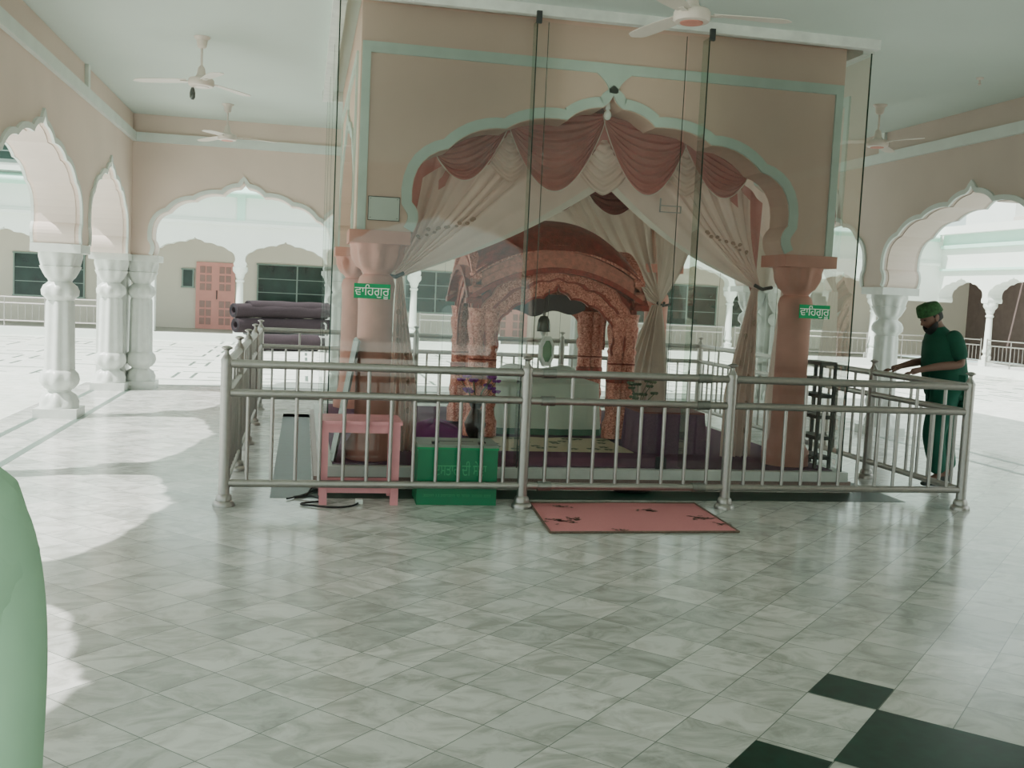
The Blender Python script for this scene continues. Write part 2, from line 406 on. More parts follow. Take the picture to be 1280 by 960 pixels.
# marble columns ------------------------------------------------
def column_proto():
    t = thing('marble_column', 'x', 'column')
    obj('plinth', MB().box((-.22,-.22,0),(.22,.22,.1)), M['marble'], t)
    pf = [(.2,.1),(.2,.115),(.195,.13,.04),(.19,.17,.09),(.165,.24,.08),(.12,.275,.02),(.12,.29),(.15,.31,.04),(.185,.36,.07),(.195,.41,.08),(.185,.47,.06),(.165,.5,.01),(.15,.51,.05),(.148,.52,.08),(.138,1.22,.08),(.135,1.25,.03)]
    obj('shaft', MB().lathe(pf, 48, flute=8), M['marble'], t, True)
    cf = [(.13,1.25),(.15,1.28,.04),(.178,1.31,.08),(.182,1.36,.08),(.165,1.41,.05),(.13,1.44),(.118,1.455),(.13,1.48),(.15,1.5,.03),(.165,1.54,.08),(.19,1.6,.1),(.195,1.615,.1),(.185,1.62,.09),(.2,1.68,.09),(.215,1.72,.06),(.22,1.76)]
    c = obj('capital', MB().lathe(cf, 48, flute=8), M['marble'], t, True)
    obj('abacus', MB().box((-.25,-.25,1.76),(.25,.25,1.85)), M['marble'], c)
    return t
cp = column_proto(); first = True
cols = []
for y, w in ((4.62,'beside the sunlit border strips, left arcade'), (.98,None), (-2.28,None), (-5.6,None)):
    cols.append((-2.06, y, 'white fluted marble column standing alone in the left arcade, nearest of those in view' if y == 4.62 else 'white marble column of the left arcade standing nearer than the railing corner, out of frame'))
cols.append((-2.06, 7.62, 'white fluted marble column facing the camera at the left far corner pier'))
cols.append((-1.72, 7.98, 'white fluted marble column on the arch side of the left far corner pier'))
cols.append((1.03, 7.98, 'white marble column of the far arcade seen behind the left shrine pillar and curtain'))
cols.append((4.63, 7.98, 'shaded marble column of the far arcade seen through the right half of the copper canopy'))
cols.append((7.38, 7.98, 'marble column on the arch side of the right far corner pier'))
cols.append((7.72, 7.62, 'marble column of the right arcade at its far corner pier'))
for y in (4.62,.98,-2.28,-5.6):
    cols.append((7.72, y, 'shaded white marble column of the right arcade, just left of the man in the cap' if y == 4.62 else 'white marble column of the right arcade standing out of frame to the right'))
for x, y, lb in cols:
    g_ = 'columns of the near left arcade' if 'nearer than' in lb else ('columns out of frame on the right' if 'out of frame' in lb else 'marble columns around the pavilion')
    if first: cp.location = (x,y,0); cp['label'] = lb; cp['group'] = g_; first = False
    else: dup(cp, (x,y,0), None, lb, g_)
for nm, x0, x1 in (('left', -2.28, -1.9), ('right', 7.56, 7.94)):
    mb = MB().box((x0,7.8,0),(x1,8.2,ZS)); struct('pillar_corner_'+nm, mb, M['marble'])

# ------------------------------------------------------------------ courtyard buildings
YB = 20.5
bx = [-1.14 + 2.27*k for k in range(-6, 9)]
mb = MB(); arr = [((bx[i]+bx[i+1])/2, 1.0, 2.67) for i in range(len(bx)-1)]
arched_wall(mb, -15, 19.0, 1.95, 4.1, arr, YB, YB+.35, 'y')
for x in (bx[5],): mb.box((x-.17,YB,0.2),(x+.17,YB+.35,1.95))
struct('wall_courtyard_far', mb, M['extw'])
mb = MB().box((-15,YB-.25,-.1),(19.3,23.4,.2)); struct('floor_veranda_far', mb, M['extw'])
struct('floor_veranda_inner', MB().box((-15,YB+.1,.2),(19.2,23.2,.206)), mat('shaded_veranda_floor', rgb(150,152,144), .6))  # floor sheet greyed to paint in the veranda's shade
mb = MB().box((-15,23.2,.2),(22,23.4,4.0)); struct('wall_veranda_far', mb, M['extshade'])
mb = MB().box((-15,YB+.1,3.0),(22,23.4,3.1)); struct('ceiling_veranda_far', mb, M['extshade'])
mb = MB().box((-15,YB-.12,3.0),(18.9,YB,3.08))
mb.box((-15,YB-.06,3.08),(18.9,YB,3.14))
struct('trim_8', mb, M['extw'])
mb = MB()
mb.add([(-15,YB-.02,3.95),(18.9,YB-.02,3.95),(18.6,YB-.45,3.78),(-15,YB-.45,3.78),(-15,YB-.02,3.99),(18.9,YB-.02,3.99),(18.6,YB-.45,3.82),(-15,YB-.45,3.82)],
       [(0,1,2,3),(4,7,6,5),(0,4,5,1),(1,5,6,2),(2,6,7,3),(3,7,4,0)])
for x in bx[::1]: mb.box((x-.1,YB-.04,3.14),(x+.1,YB,3.92))
mb.box((-15,YB-.03,3.72),(18.9,YB,3.94))
struct('trim_9', mb, M['extmint'])
# upper storey at the far left
mb = MB().box((-15,YB-.05,4.1),(-4.6,YB+3,6.6)); struct('wall_upper_storey', mb, M['extw'])
mb = MB().box((-15,YB-.3,4.02),(-4.6,YB-.05,4.14)); struct('trim_10', mb, M['extw'])
# right-hand building
XR = 19.0
by = [18.35 - 2.25*k for k in range(-1, 11)]
mb = MB(); arr = [((by[i]+by[i+1])/2, 1.0, 2.67) for i in range(len(by)-1)][::-1]
arched_wall(mb, -7, 20.6, 1.95, 4.1, arr, XR, XR+.45, 'x'); struct('wall_courtyard_right', mb, M['extw'])
mb = MB().box((XR-.25,-7,-.1),(22,20.25,.2)); struct('floor_veranda_right', mb, M['extw'])
mb = MB().box((21.9,-7,.2),(22.1,23.2,4.0)); struct('wall_veranda_right', mb, mat('shaded_veranda_wall', rgb(112,98,94), .9, var=.1))  # dark colour paints the shade inside the right arcade
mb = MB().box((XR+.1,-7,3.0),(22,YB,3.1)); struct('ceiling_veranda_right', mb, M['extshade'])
mb = MB().box((XR-.1,-7,2.86),(XR,20.4,2.92)); mb.box((XR-.12,-7,3.5),(XR,20.4,3.6)); mb.box((XR-.04,-7,3.6),(XR,20.4,3.9))
struct('trim_11', mb, M['extmint'])
mb = MB().box((XR-.3,-7,3.9),(XR+.5,20.4,4.12)); struct('trim_12', mb, M['extw'])

def courtyard_column(loc, label, grp):
    t = thing('veranda_column', label, 'column', loc, grp)
    obj('plinth', MB().box((-.14,-.14,.2),(.14,.14,.36)), M['extw'], t)
    obj('shaft', MB().lathe([(.12,.36),(.13,.42),(.13,.47),(.09,.5),(.09,.55),(.12,.58),(.12,.63),(.1,.68),(.085,1.5),(.08,1.55),(.11,1.57),(.11,1.61),(.08,1.63)], 16), M['extw'], t, True)
    obj('capital', MB().lathe([(.08,1.63),(.1,1.68),(.12,1.72),(.12,1.76),(.17,1.82),(.19,1.85),(.19,1.95)], 16), M['extw'], t, True)
    return t
ctp = None
desc = {4:'white veranda column across the courtyard behind the near left column', 6:'white veranda column across the courtyard behind the left end of the rolled carpets',
        7:'white veranda column hidden behind the left shrine pillar', 8:'white veranda column seen between the left shrine pillar and the copper canopy',
        9:'white veranda column hidden behind the left legs of the copper canopy', 10:'white veranda column directly behind the copper canopy',
        11:'white veranda column across the courtyard behind the right rear curtain', 12:'white veranda column seen in the gap left of the right front curtain',
        13:'white veranda column hidden behind the right shrine pillar', 14:'white veranda column across the courtyard just right of the glass enclosure corner'}
for i, x in enumerate(bx):
    if i in desc: 
        if ctp is None: ctp = courtyard_column((x, YB+.17, 0), desc[i], 'white columns of the far veranda')
        else: dup(ctp, (x, YB+.17, 0), None, desc[i], 'white columns of the far veranda')
for i, y in enumerate(by[1:5]):
    dup(ctp, (XR+.2, y, 0), None, ['white column of the sunlit right veranda, right behind the man in the cap',
        'second white column from the corner of the sunlit right veranda','third white column from the corner of the sunlit right veranda',
        'fourth white column from the corner of the sunlit right veranda'][i], 'white columns of the right veranda')

# windows and doors in the veranda back wall
def window(n, x0, x1, z0, z1, cols_, rows_):
    fr = MB(); y0, y1 = 23.14, 23.2
    fr.box((x0-.04,y0,z0-.04),(x1+.04,y1,z0)); fr.box((x0-.04,y0,z1),(x1+.04,y1,z1+.04))
    for i in range(cols_+1):
        x = x0 + (x1-x0)*i/cols_; fr.box((x-.02,y0,z0),(x+.02,y1,z1))
    for i in range(1, rows_):
        z = z0 + (z1-z0)*i/rows_; fr.box((x0,y0+.01,z-.01),(x1,y1,z+.01))
    w = struct('window_%d'%n, fr, M['winframe'])
    obj('pane', MB().box((x0,23.17,z0),(x1,23.195,z1)), M['winpane'], w)
window(1,-7.25,-5.45,.95,2.07,2,3); window(2,-.8,1.4,.92,2.08,2,3); window(3,3.4,5.2,.95,2.12,2,3)
window(4,10.2,13.1,.92,2.1,3,3); window(5,13.5,14.5,.92,2.1,1,3); window(7,-3.55+.7,-2.56,1.38,1.84,1,1)
fr = MB().box((-8.4,YB-.1,4.22),(-6.05,YB-.05,4.3)); 
for z in (4.5,4.75,5.0): fr.box((-8.4,YB-.1,z-.015),(-6.05,YB-.06,z+.015))
w = struct('window_6', fr, M['winframe']); obj('pane', MB().box((-8.4,YB-.08,4.25),(-6.05,YB-.06,5.1)), M['winpane'], w)
def panel_door(n, x0, x1, z1):
    z0 = .2; m_ = MB().box((x0,23.12,z0),(x1,23.2,z1)); dr = struct('door_%d'%n, m_, M['pinkdoor'])
    pm = MB(); fm = MB(); w_ = (x1-x0)/2
    for s_ in (0,1):
        for cc in range(2):
            for r_ in range(7):
                if r_ == 3: continue
                xa = x0 + s_*w_ + w_*(.2+.33*cc); za = z0 + (z1-z0)*(.07+.128*r_)
                pm.box((xa,23.105,za),(xa+w_*.26,23.125,za+(z1-z0)*.1))
    obj('pane', pm, M['doorpane'], dr)
    obj('handle', MB().tube([((x0+x1)/2+.04,23.09,z0+.85),((x0+x1)/2+.04,23.09,z0+1.1)], .015, 8), M['dark'], dr)
panel_door(1,-2.48,-1.42,2.08); panel_door(2,6.0,7.1,2.06)

# veranda railings
def veranda_rail(axis, a0, a1, d, label, grp):
    mb = MB()
    def P(a, z): return (a, d, z) if axis == 'x' else (d, a, z)
    for z in (.34,.78,.93): mb.tube([P(a0,z),P(a1,z)], .018, 6)
    n = int(abs(a1-a0)/.16)
    for i in range(1, n): a = a0+(a1-a0)*i/n; mb.tube([P(a,.34),P(a,.78)], .009, 5)
    for a in (a0+.03, a1-.03, (a0+a1)/2):
        mb.tube([P(a,.2),P(a,.97 if a != (a0+a1)/2 else .93)], .018, 6)
    o = obj('veranda_railing', mb, M['steel'], None, True); tag(o, label, 'railing', grp)
rl = {3:'steel veranda railing across the courtyard left of the near left column', 4:'steel veranda railing seen right behind the near left column',
      8:'steel veranda railing between the left shrine pillar and the canopy legs', 10:'steel veranda railing behind the copper canopy opening',
      11:'steel veranda railing behind the right rear curtain', 12:'steel veranda railing seen through the right glass behind the curtain',
      13:'steel veranda railing under the right green sign', 14:'steel veranda railing between far column and courtyard corner'}
for i, lb in rl.items():
    if i+1 < len(bx): veranda_rail('x', bx[i]+.16, bx[i+1]-.16, YB+.1, lb, 'steel railings of the far veranda')
veranda_rail('x', bx[14]+.16, 18.8, YB+.1, rl[14], 'steel railings of the far veranda')
for i in range(0, 5):
    veranda_rail('y', by[i]-.16, by[i+1]+.16, XR+.1, ['steel railing in the corner bay of the right veranda','steel railing of the right veranda behind the man in the cap',
       'steel railing of the right veranda at the right picture edge','steel railing of the right veranda, third bay','steel railing of the right veranda, fourth bay'][i], 'steel railings of the right veranda')
# distant rooftop room
t = thing('rooftop_building', 'pale rooftop room with curved parapet far above the right veranda roof', 'building', (26,27.5,0))
b_ = MB().box((-.6,-1.6,0),(2.5,1.2,5.9)); obj('wall', b_, M['extw'], t)
b_ = MB().prism([(-1.6+2.8*i/16, 5.9+.35*math.sin(PI*i/16)) for i in range(17)], -.6, 2.5, 'x'); obj('parapet', b_, M['extw'], t)
b_ = MB(); 
for k in range(4): b_.box((-.63,-.2+.16*k,4.2),(-.6,-.12+.16*k,4.9))
obj('grille', b_, M['dark'], t)
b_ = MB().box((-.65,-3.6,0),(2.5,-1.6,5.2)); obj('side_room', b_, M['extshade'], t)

# ------------------------------------------------------------------ steel railing around the shrine
def post_proto():
    t = thing('railing_post', 'x', 'railing post')
    obj('tube', MB().lathe([(.038,.06),(.038,.98),(.04,1.0),(.036,1.015)], 20), M['steel'], t, True)
    obj('base_flange', MB().lathe([(.075,0),(.075,.015),(.07,.03),(.055,.04),(.055,.055),(.05,.075),(.04,.085)], 24), M['steel'], t, True)
    obj('finial', MB().lathe([(.034,1.012),(.026,1.03),(.016,1.045),(.014,1.065),(.02,1.072),(.036,1.08),(.038,1.088),(.02,1.097),(.008,1.1)], 20), M['steel'], t, True)
    return t
pp = post_proto(); first = True
RW = 5.66
posts = [((0,0),'tall steel post at the front left corner of the railing'), ((2.09,0),'steel post left of the pink rug in the front railing'),
         ((3.66,0),'steel post right of the pink rug in the front railing'), ((RW,0),'steel post at the front right corner of the railing, by the walking man'),
         ((0,1.41),'second steel post going back along the left railing'), ((0,2.83),'third steel post going back along the left railing'),
         ((0,4.24),'fourth steel post going back along the left railing'), ((0,RW),'steel post at the far left corner of the railing below the carpets'),
         ((RW,1.41),'second steel post going back along the right railing, near the man\'s hands'), ((RW,2.83),'third steel post going back along the right railing'),
         ((RW,4.24),'fourth steel post going back along the right railing'), ((RW,RW),'steel post at the far right corner of the railing'),
         ((1.89,RW),'steel post of the back railing seen beside the left canopy legs'), ((3.77,RW),'steel post of the back railing seen behind the right canopy legs')]
for (x,y), lb in posts:
    if first: pp.location = (x,y,0); pp['label'] = lb; pp['group'] = 'steel posts of the shrine railing'; first = False
    else: dup(pp, (x,y,0), None, lb, 'steel posts of the shrine railing')
_bal = {}
def rail_section(a, b, label, nb, uppers, clamps=False):
    a = Vector((*a,0)); b = Vector((*b,0)); L = (b-a).length; ang = math.atan2((b-a).y, (b-a).x)
    t = thing('railing_section', label, 'railing', a, 'sections of the steel shrine railing'); t.rotation_euler = (0,0,ang)
    for nm, z, r in (('top_rail',.98,.029),('middle_rail',.78,.027),('bottom_rail',.158,.027)):
        mb = MB().tube([(.03,0,z),(L-.03,0,z)], r, 16); obj(nm, mb, M['steel'], t, True)
    key = 'lo'
    if key not in _bal:
        _bal['lo'] = MB().tube([(0,0,.18),(0,0,.76)], .0135, 10).mesh('baluster', M['steel'], True)
        _bal['up'] = MB().tube([(0,0,.8),(0,0,.96)], .0135, 10).mesh('upper_baluster', M['steel'], True)
        _bal['cl'] = MB().tube([(-.05,0,0),(.05,0,0)], .035, 16).mesh('hinge_collar', M['steel_d'], True)
    for i in range(nb):
        x = L*(i+.9)/(nb+.8); link('baluster', _bal['lo'], t, (x,0,0))
        if i in uppers: link('upper_baluster', _bal['up'], t, (x,0,0))
    if clamps:
        for x in (.16, L-.22):
            for z in (.98,.78,.158): link('hinge_collar', _bal['cl'], t, (x,0,z))
rail_section((0,0),(2.09,0),'front steel railing section behind which the pink stool and green box stand',12,(2,5,8))
rail_section((2.09,0),(3.66,0),'steel gate section of the front railing above the pink rug',8,(1,6),True)
rail_section((3.66,0),(RW,0),'front steel railing section at the right, before the dark rack',12,(3,6,9))
LN = ['nearest','second','third','farthest']
for k in range(4):
    rail_section((0,1.415*k),(0,1.415*(k+1)), 'left side steel railing section, %s from the front corner'%LN[k], 8,(1,4,6))
    rail_section((RW,1.415*k),(RW,1.415*(k+1)), 'right side steel railing section, %s from the front corner'%LN[k], 8,(1,4,6))
rail_section((0,RW),(1.89,RW),'back steel railing section below the rolled carpets',11,(2,5,8))
rail_section((1.89,RW),(3.77,RW),'back steel railing section seen through the copper canopy',11,(2,5,8))
rail_section((3.77,RW),(RW,RW),'back steel railing section at the right rear corner',11,(2,5,8))

# ------------------------------------------------------------------ plinth, glass enclosure
GX0, GX1, GY0, GY1 = .70, 5.0, .70, 5.0
t = thing('marble_plinth', 'low plinth of pinkish granite and white marble under the glass enclosure', 'plinth', (2.85,2.85,0))
obj('granite_step', MB().box((-2.24,-2.165,0),(2.24,2.2,.09)), M['granite'], t)
obj('marble_slab', MB().box((-2.2,-2.185,.09),(2.2,2.2,.17)), M['marble'], t)
obj('carpeted_floor', MB().box((-2.1,-2.1,.17),(2.1,2.1,.176)), M['purplecarpet'], t)
enc = thing('glass_enclosure', 'frameless clear glass enclosure standing around the shrine kiosk', 'glass enclosure', (0,0,0))
mb = MB()
mb.box((GX0-.06,GY0-.03,3.67),(GX1+.06,GY0+.05,ZC-.001)); mb.box((GX0-.06,GY1-.05,3.64),(GX1+.06,GY1+.05,ZC-.001))
mb.box((GX0-.05,GY0+.05,3.64),(GX0+.05,GY1-.05,ZC-.001)); mb.box((GX1-.05,GY0+.05,3.64),(GX1+.05,GY1-.05,ZC-.001))
obj('header_strip', mb, mat('white_stained_header', rgb(222,226,220), .5, var=.1, scale=8), enc)
def pane(a0, a1, d, axis, ew=(.0015,.0015), z0=.17, z1=3.64, name='glass_panel'):
    mb = MB()
    if axis == 'y': mb.add([(a0,d,z0),(a1,d,z0),(a1,d,z1),(a0,d,z1)], [(0,1,2,3)])
    else: mb.add([(d,a0,z0),(d,a1,z0),(d,a1,z1),(d,a0,z1)], [(0,1,2,3)])
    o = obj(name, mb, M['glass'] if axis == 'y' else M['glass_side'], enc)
    e = MB()
    for a, w in zip((a0, a1), ew):
        if not w: continue
        if axis == 'y': e.box((a-w,d-.004,z0),(a+w,d+.004,z1))
        else: e.box((d-w,a-.003,z0),(d+w,a+.003,z1))
    if e.v: obj('polished_edge', e, M['glassedge'], o)
    return o
pane(GX0,2.19,GY0,'y',(.005,.004))
p_ = pane(2.29,3.42,GY0+.05,'y',(.0022,.0022),name='glass_door')
obj('door_clamp', MB().box((3.27,GY0+.035,2.3),(3.45,GY0+.048,2.306)).box((3.27,GY0+.035,2.25),(3.45,GY0+.048,2.256)).box((3.27,GY0+.03,2.25),(3.276,GY0+.05,2.36)).box((3.444,GY0+.035,2.25),(3.45,GY0+.048,2.306)), M['steel_d'], p_)
obj('lower_pivot', MB().box((3.36,GY0+.03,.17),(3.45,GY0+.045,.27)), M['dark'], p_)
pane(3.59,GX1,GY0,'y',(.004,.005))
pane(2.19,2.29,GY0+.005,'y',(0,0)); pane(3.42,3.59,GY0+.005,'y',(0,0))
for i in range(3):
    a, b = GY0+i*1.433, GY0+(i+1)*1.433
    pane(a,b,GX0,'x',(0,.001)); pane(a,b,GX1,'x',(0,.001)); pane(a,b,GY1,'y',(0,.001))
for x in (2.19,3.59):
    mb = MB().add([(x,GY0+.01,.17),(x,GY0+.14,.17),(x,GY0+.14,3.64),(x,GY0+.01,3.64)], [(0,1,2,3)])
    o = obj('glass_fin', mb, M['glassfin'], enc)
    obj('top_bracket', MB().box((x-.02,GY0-.07,3.6),(x+.02,GY0-.04,3.69)), M['dark'], o)

# ------------------------------------------------------------------ the shrine kiosk
KX0, KX1, KY0, KY1 = .87, 4.87, .87, 4.87; KC = 2.87; KT = .34; ZK = 1.98
kiosk = thing('shrine_kiosk', 'square salmon-painted shrine kiosk with cusped arches on pink pillars inside the glass', 'kiosk', (0,0,0))
AK = [(KC,1.555,3.15)]
def kwall(axis, d0, d1, a0, a1, face, out):
    mb = MB(); arched_wall(mb, a0, a1, ZK, 3.748, AK, d0, d1, axis); w = obj('arched_wall', mb, M['paint_k'], kiosk)
    tr = MB(); s0, s1 = (face-.018, face) if out < 0 else (face, face+.018)
    arch_ring(tr, KC, 1.555, ZK, 3.15, .085, s0, s1, axis, .005)
    for (x0,x1,z0,z1) in ((a0+.01,a0+.075,ZK,3.4),(a1-.075,a1-.01,ZK,3.4),(a0+.075,a1-.075,3.32,3.4)):
        if axis == 'y': tr.box((x0,s0,z0),(x1,s1,z1))
        else: tr.box((s0,x0,z0),(s1,x1,z1))
    # ogee stem joining arch tip to the top band
    st = [(KC-.035-.11*(k/6)**2, 3.17+.15*k/6) for k in range(7)]; st2 = [(2*KC-x, z) for x, z in st]
    tr.strip(st, st2, s0, s1, axis)
    obj('teal_band', tr, M['teal'], w)
kwall('y', KY0, KY0+KT, KX0, KX1, KY0, -1); kwall('y', KY1-KT, KY1, KX0, KX1, KY1, 1)
kwall('x', KX0, KX0+KT, KY0+KT, KY1-KT, KX0, -1); kwall('x', KX1-KT, KX1, KY0+KT, KY1-KT, KX1, 1)
obj('inner_ceiling', MB().box((KX0+KT,KY0+KT,3.3),(KX1-KT,KY1-KT,3.36)), M['maroon'], kiosk)
pm = MB().lathe([(.2,.176),(.2,.3),(.17,.34),(.15,.4),(.14,.5),(.138,1.35),(.142,1.5),(.15,1.56),(.135,1.62),(.1,1.65)], 32).mesh('shaft', M['pinkstone'], True)
cm = MB().lathe([(.1,1.64),(.115,1.66),(.13,1.68),(.155,1.7,.06),(.18,1.76,.11),(.19,1.8,.12),(.195,1.84,.1),(.215,1.88,.04)], 48, flute=8)
cm.box((-.235,-.235,1.88),(.235,.235,1.98)); cm = cm.mesh('capital', M['pinkstone'], True)
for x in (1.06,4.66):
    for y in (1.06,4.66):
        e = bpy.data.objects.new('pillar', None); C.objects.link(e); e.parent = kiosk; e.location = (x,y,0)
        link('shaft', pm, e); link('capital', cm, e)
# square white plate on the front wall
pl = MB().box((.965,KY0-.02,2.06),(1.2,KY0,2.235)); o = obj('blank_wall_plate', pl, M['board']); tag(o, 'blank square white plate screwed to the shrine front above the left pillar', 'wall plate')
sc = MB()
for x in (.98,1.185):
    for z in (2.075,2.22): sc.lathe([(.004,0),(.004,.004)], 8, (x,KY0-.022,z))
fr_ = MB(); 
for a, b in (((.96,KY0-.024,2.055),(1.205,KY0-.02,2.06)), ((.96,KY0-.024,2.235),(1.205,KY0-.02,2.24)), ((.96,KY0-.024,2.06),(.965,KY0-.02,2.235)), ((1.2,KY0-.024,2.06),(1.205,KY0-.02,2.235))): fr_.box(a,b)
obj('rim', fr_, M['dark'], o); obj('screws', sc, M['dark'], o)
# bulb hanging in arch tip
t = thing('hanging_bulb', 'small white bulb hanging in the tip of the front shrine arch', 'light bulb', (KC,1.0,3.1))
obj('holder', MB().lathe([(.006,.03),(.02,.03),(.022,-.03),(.014,-.035)], 14), M['bulb'], t, True)
obj('bulb', MB().lathe([(.012,-.035),(.03,-.06),(.034,-.085),(.022,-.11),(.004,-.118)], 16), M['bulb'], t, True)

# ------------------------------------------------------------------ drapery
def side_curtain(sx, Y, mt, name_lbl, tie, apex, edge0, grp, flow=1.0, emb=True, low=.2):
    """gathered curtain: spans from jamb to apex line, pulled to the tie point, tail hanging below"""
    t = thing('tied_curtain', name_lbl, 'curtain', (0,0,0), grp)
    nf = 7
    def fn(u, v):
        # u 0 = jamb side, 1 = inner edge ; v 0 top, 1 tie
        xt = edge0[0] + (apex[0]-edge0[0])*u
        zt = edge0[1] + (apex[1]-edge0[1])*math.sin(u*PI/2)**.9 if u < .999 else apex[1]
        zt = min(zt, 3.02)
        if u > .8: zt += (apex[2]-zt)*((u-.8)/.2)**2
        x = xt + (tie[0]-xt)*v; z = zt + (tie[1]-zt)*v
        z -= .07*math.sin(v*PI)*u*flow*(1-v*.3) * 1.3
        x += sx*.03*math.sin(v*PI)
        ph = u*nf*2*PI + 1.3*math.sin(u*9)
        amp = .032*(1-.8*v)*(.3+.7*min(1,v*3+.2))
        y = Y + amp*math.sin(ph) + .008*math.sin(ph*2.3+1)*(1-v)
        z += .025*math.sin(ph+1.2)*(v)*(1-v)*2
        # converge to a thin bundle instead of a point
        z += (u-.5)*-.05*v*v
        return (x, y, z)
    mb = MB().grid(fn, 110, 30); body = obj('drape', mb, mt, t, True)
    def fe(u, v):
        p = fn(1-.012*v, u); return (p[0], p[1]-.012, p[2])
    obj('lace_edge', MB().grid(fe, 40, 1), M['lace'], body, True)
    def tail(u, v):
        w = (.05 + .17*min(1, v*1.6))*flow
        x = tie[0] + sx*(.02 + w*(u-.12)); z = tie[1] + (low-tie[1])*v
        ph = u*5*2*PI
        return (x, Y + .035*math.sin(ph)*min(1,v*3+.25), z)
    obj('tail', MB().grid(tail, 50, 20), mt, t, True)
    obj('tie_band', MB().tube([(tie[0]-.1*sx,Y-.03,tie[1]+.015),(tie[0],Y-.06,tie[1]-.005),(tie[0]+.07*sx,Y-.04,tie[1]+.03)], .016, 8), M['dark'], t, True)
    if emb:
        em = MB()
        rnd = random.Random(3)
        for k in range(18):
            u = .15 + .75*(k//3)/6+.02*(k%3); v = .68 - .12*u + rnd.uniform(-.025,.025)
            p = fn(u, v)
            r = rnd.uniform(.008,.017)
            em.add([(p[0]+r*math.cos(a)*1.3, p[1]-.02, p[2]+r*math.sin(a)) for a in [2*PI*i/7 for i in range(7)]], [tuple(range(7))])
        for k in range(9):
            p = tail(.3+.4*(k%2), .2+.08*k); r = .018
            em.add([(p[0]+r*math.cos(a), p[1]-.03, p[2]+r*1.6*math.sin(a)) for a in [2*PI*i/7 for i in range(7)]], [tuple(range(7))])
        obj('embroidery', em, M['embro'], body)
    return t
YC = KY0+KT+.05
side_curtain(1, YC+.02, M['sheer'], 'cream embroidered voile curtain pulled to the left front pillar', (1.22,1.64), (2.92,3.0,2.46), (1.42,2.45), 'front shrine curtains')
side_curtain(-1, YC+.02, M['sheer'], 'cream embroidered voile curtain pulled to the right front pillar', (4.42,1.69), (2.98,3.0,2.48), (4.28,2.45), 'front shrine curtains', 1.3)
# darker pink panels hanging against the jambs
for sx, x0, x1, w in ((1,1.26,1.6,'left'),(-1,4.46,4.1,'right')):
    def fp(u, v):
        xt = x0+(x1-x0)*u; zt = 2.45+.3*u
        zb = 1.66; x = xt + ((1.24 if sx > 0 else 4.44)-xt)*v**1.5*.9; return (x, YC+.16+.02*math.sin(u*14+v), zt+(zb-zt)*v)
    o = obj('pink_side_drape', MB().grid(fp, 30, 12), M['swag'], None, True)
    tag(o, 'plain dusty pink drape hanging against the %s jamb of the front arch'%w, 'curtain', 'pink jamb drapes')
for wx, sdn in ((4.5,'right'),(1.24,'left')):
    o = side_curtain(-1, -wx, M['sheerb'], 'grey cream curtain of the %s side arch tied toward the rear pillar'%sdn, (4.12,1.5), (2.87,2.95,2.5), (4.4,2.5), 'side arch rear curtains', 1.7, False)
    o.rotation_euler = (0,0,PI/2)
# swags
def swag(A, B, low, Y, mt, nm, label, grp, pleats=7, fringe=False):
    A = Vector(A); B = Vector(B)
    mid = (A[1]+B[1])/2; S = mid-low
    def fn(u, v):
        x = A[0]+(B[0]-A[0])*u; z = A[1]+(B[1]-A[1])*u
        bell = (4*u*(1-u))**.75
        z += .05*(1-v)*math.sin(PI*u)
        z -= S*v*bell
        pl_ = math.sin(v*pleats*2*PI)*.02*bell
        return (x + (0.5-u)*.12*v*bell, Y - .05*bell*(.3+v*.7) + pl_, z)
    o = obj(nm, MB().grid(fn, 36, pleats*7), mt, None, True); tag(o, label, 'swag', grp)
    def fe(u, v):
        p = fn(u, 1); return (p[0], p[1]-.008, p[2]+.012-.016*v)
    obj('lace_edge', MB().grid(fe, 36, 1), M['lace'], o, True)
    return o
YS = YC-.03
G = 'pink swags across the front arch'
swag((1.5,2.66),(2.12,2.95),2.46,YS,M['swag'],'pink_swag','dusty pink pleated swag at the far left of the front arch',G)
swag((2.08,2.98),(2.93,3.06),2.4,YS-.01,M['swag'],'pink_swag','large dusty pink pleated swag left of the arch tip',G,9)
swag((2.89,3.06),(3.66,2.94),2.42,YS-.01,M['swag'],'pink_swag','large dusty pink pleated swag right of the arch tip',G,9)
swag((3.6,2.93),(4.22,2.64),2.46,YS,M['swag'],'pink_swag','dusty pink pleated swag at the far right of the front arch',G)
# upper filler cloth behind swags
def flt(u, v):
    x = 1.55+2.65*u; top = 3.08-.42*abs(u*2-1)**2.2; return (x, YS+.05+.008*math.sin(u*70), top - .3*v)
o = obj('gathered_heading', MB().grid(flt, 80, 4), M['swag'], None, True); tag(o, 'gathered pink heading cloth behind the front swags', 'curtain')
def jabot(xc, zt, zb, w, label):
    def fn(u, v):
        hw_ = w*(.12+.88*v); x = xc+(u-.5)*2*hw_; z = zt+(zb-zt)*v*(1-.35*abs(2*u-1)**1.5)
        return (x, YS+.02-.02*math.sin(PI*u)+.014*math.sin(v*6*2*PI), z)
    o = obj('cream_jabot', MB().grid(fn, 16, 36), M['sheer'], None, True); tag(o, label, 'swag', 'cream jabots between the pink swags')
jabot(2.13,2.86,2.46,.17,'pale cream pleated jabot between the two left swags')
jabot(2.93,2.86,2.4,.2,'pale cream pleated jabot under the arch tip between the large swags')
jabot(3.66,2.86,2.44,.18,'pale cream pleated jabot between the two right swags')
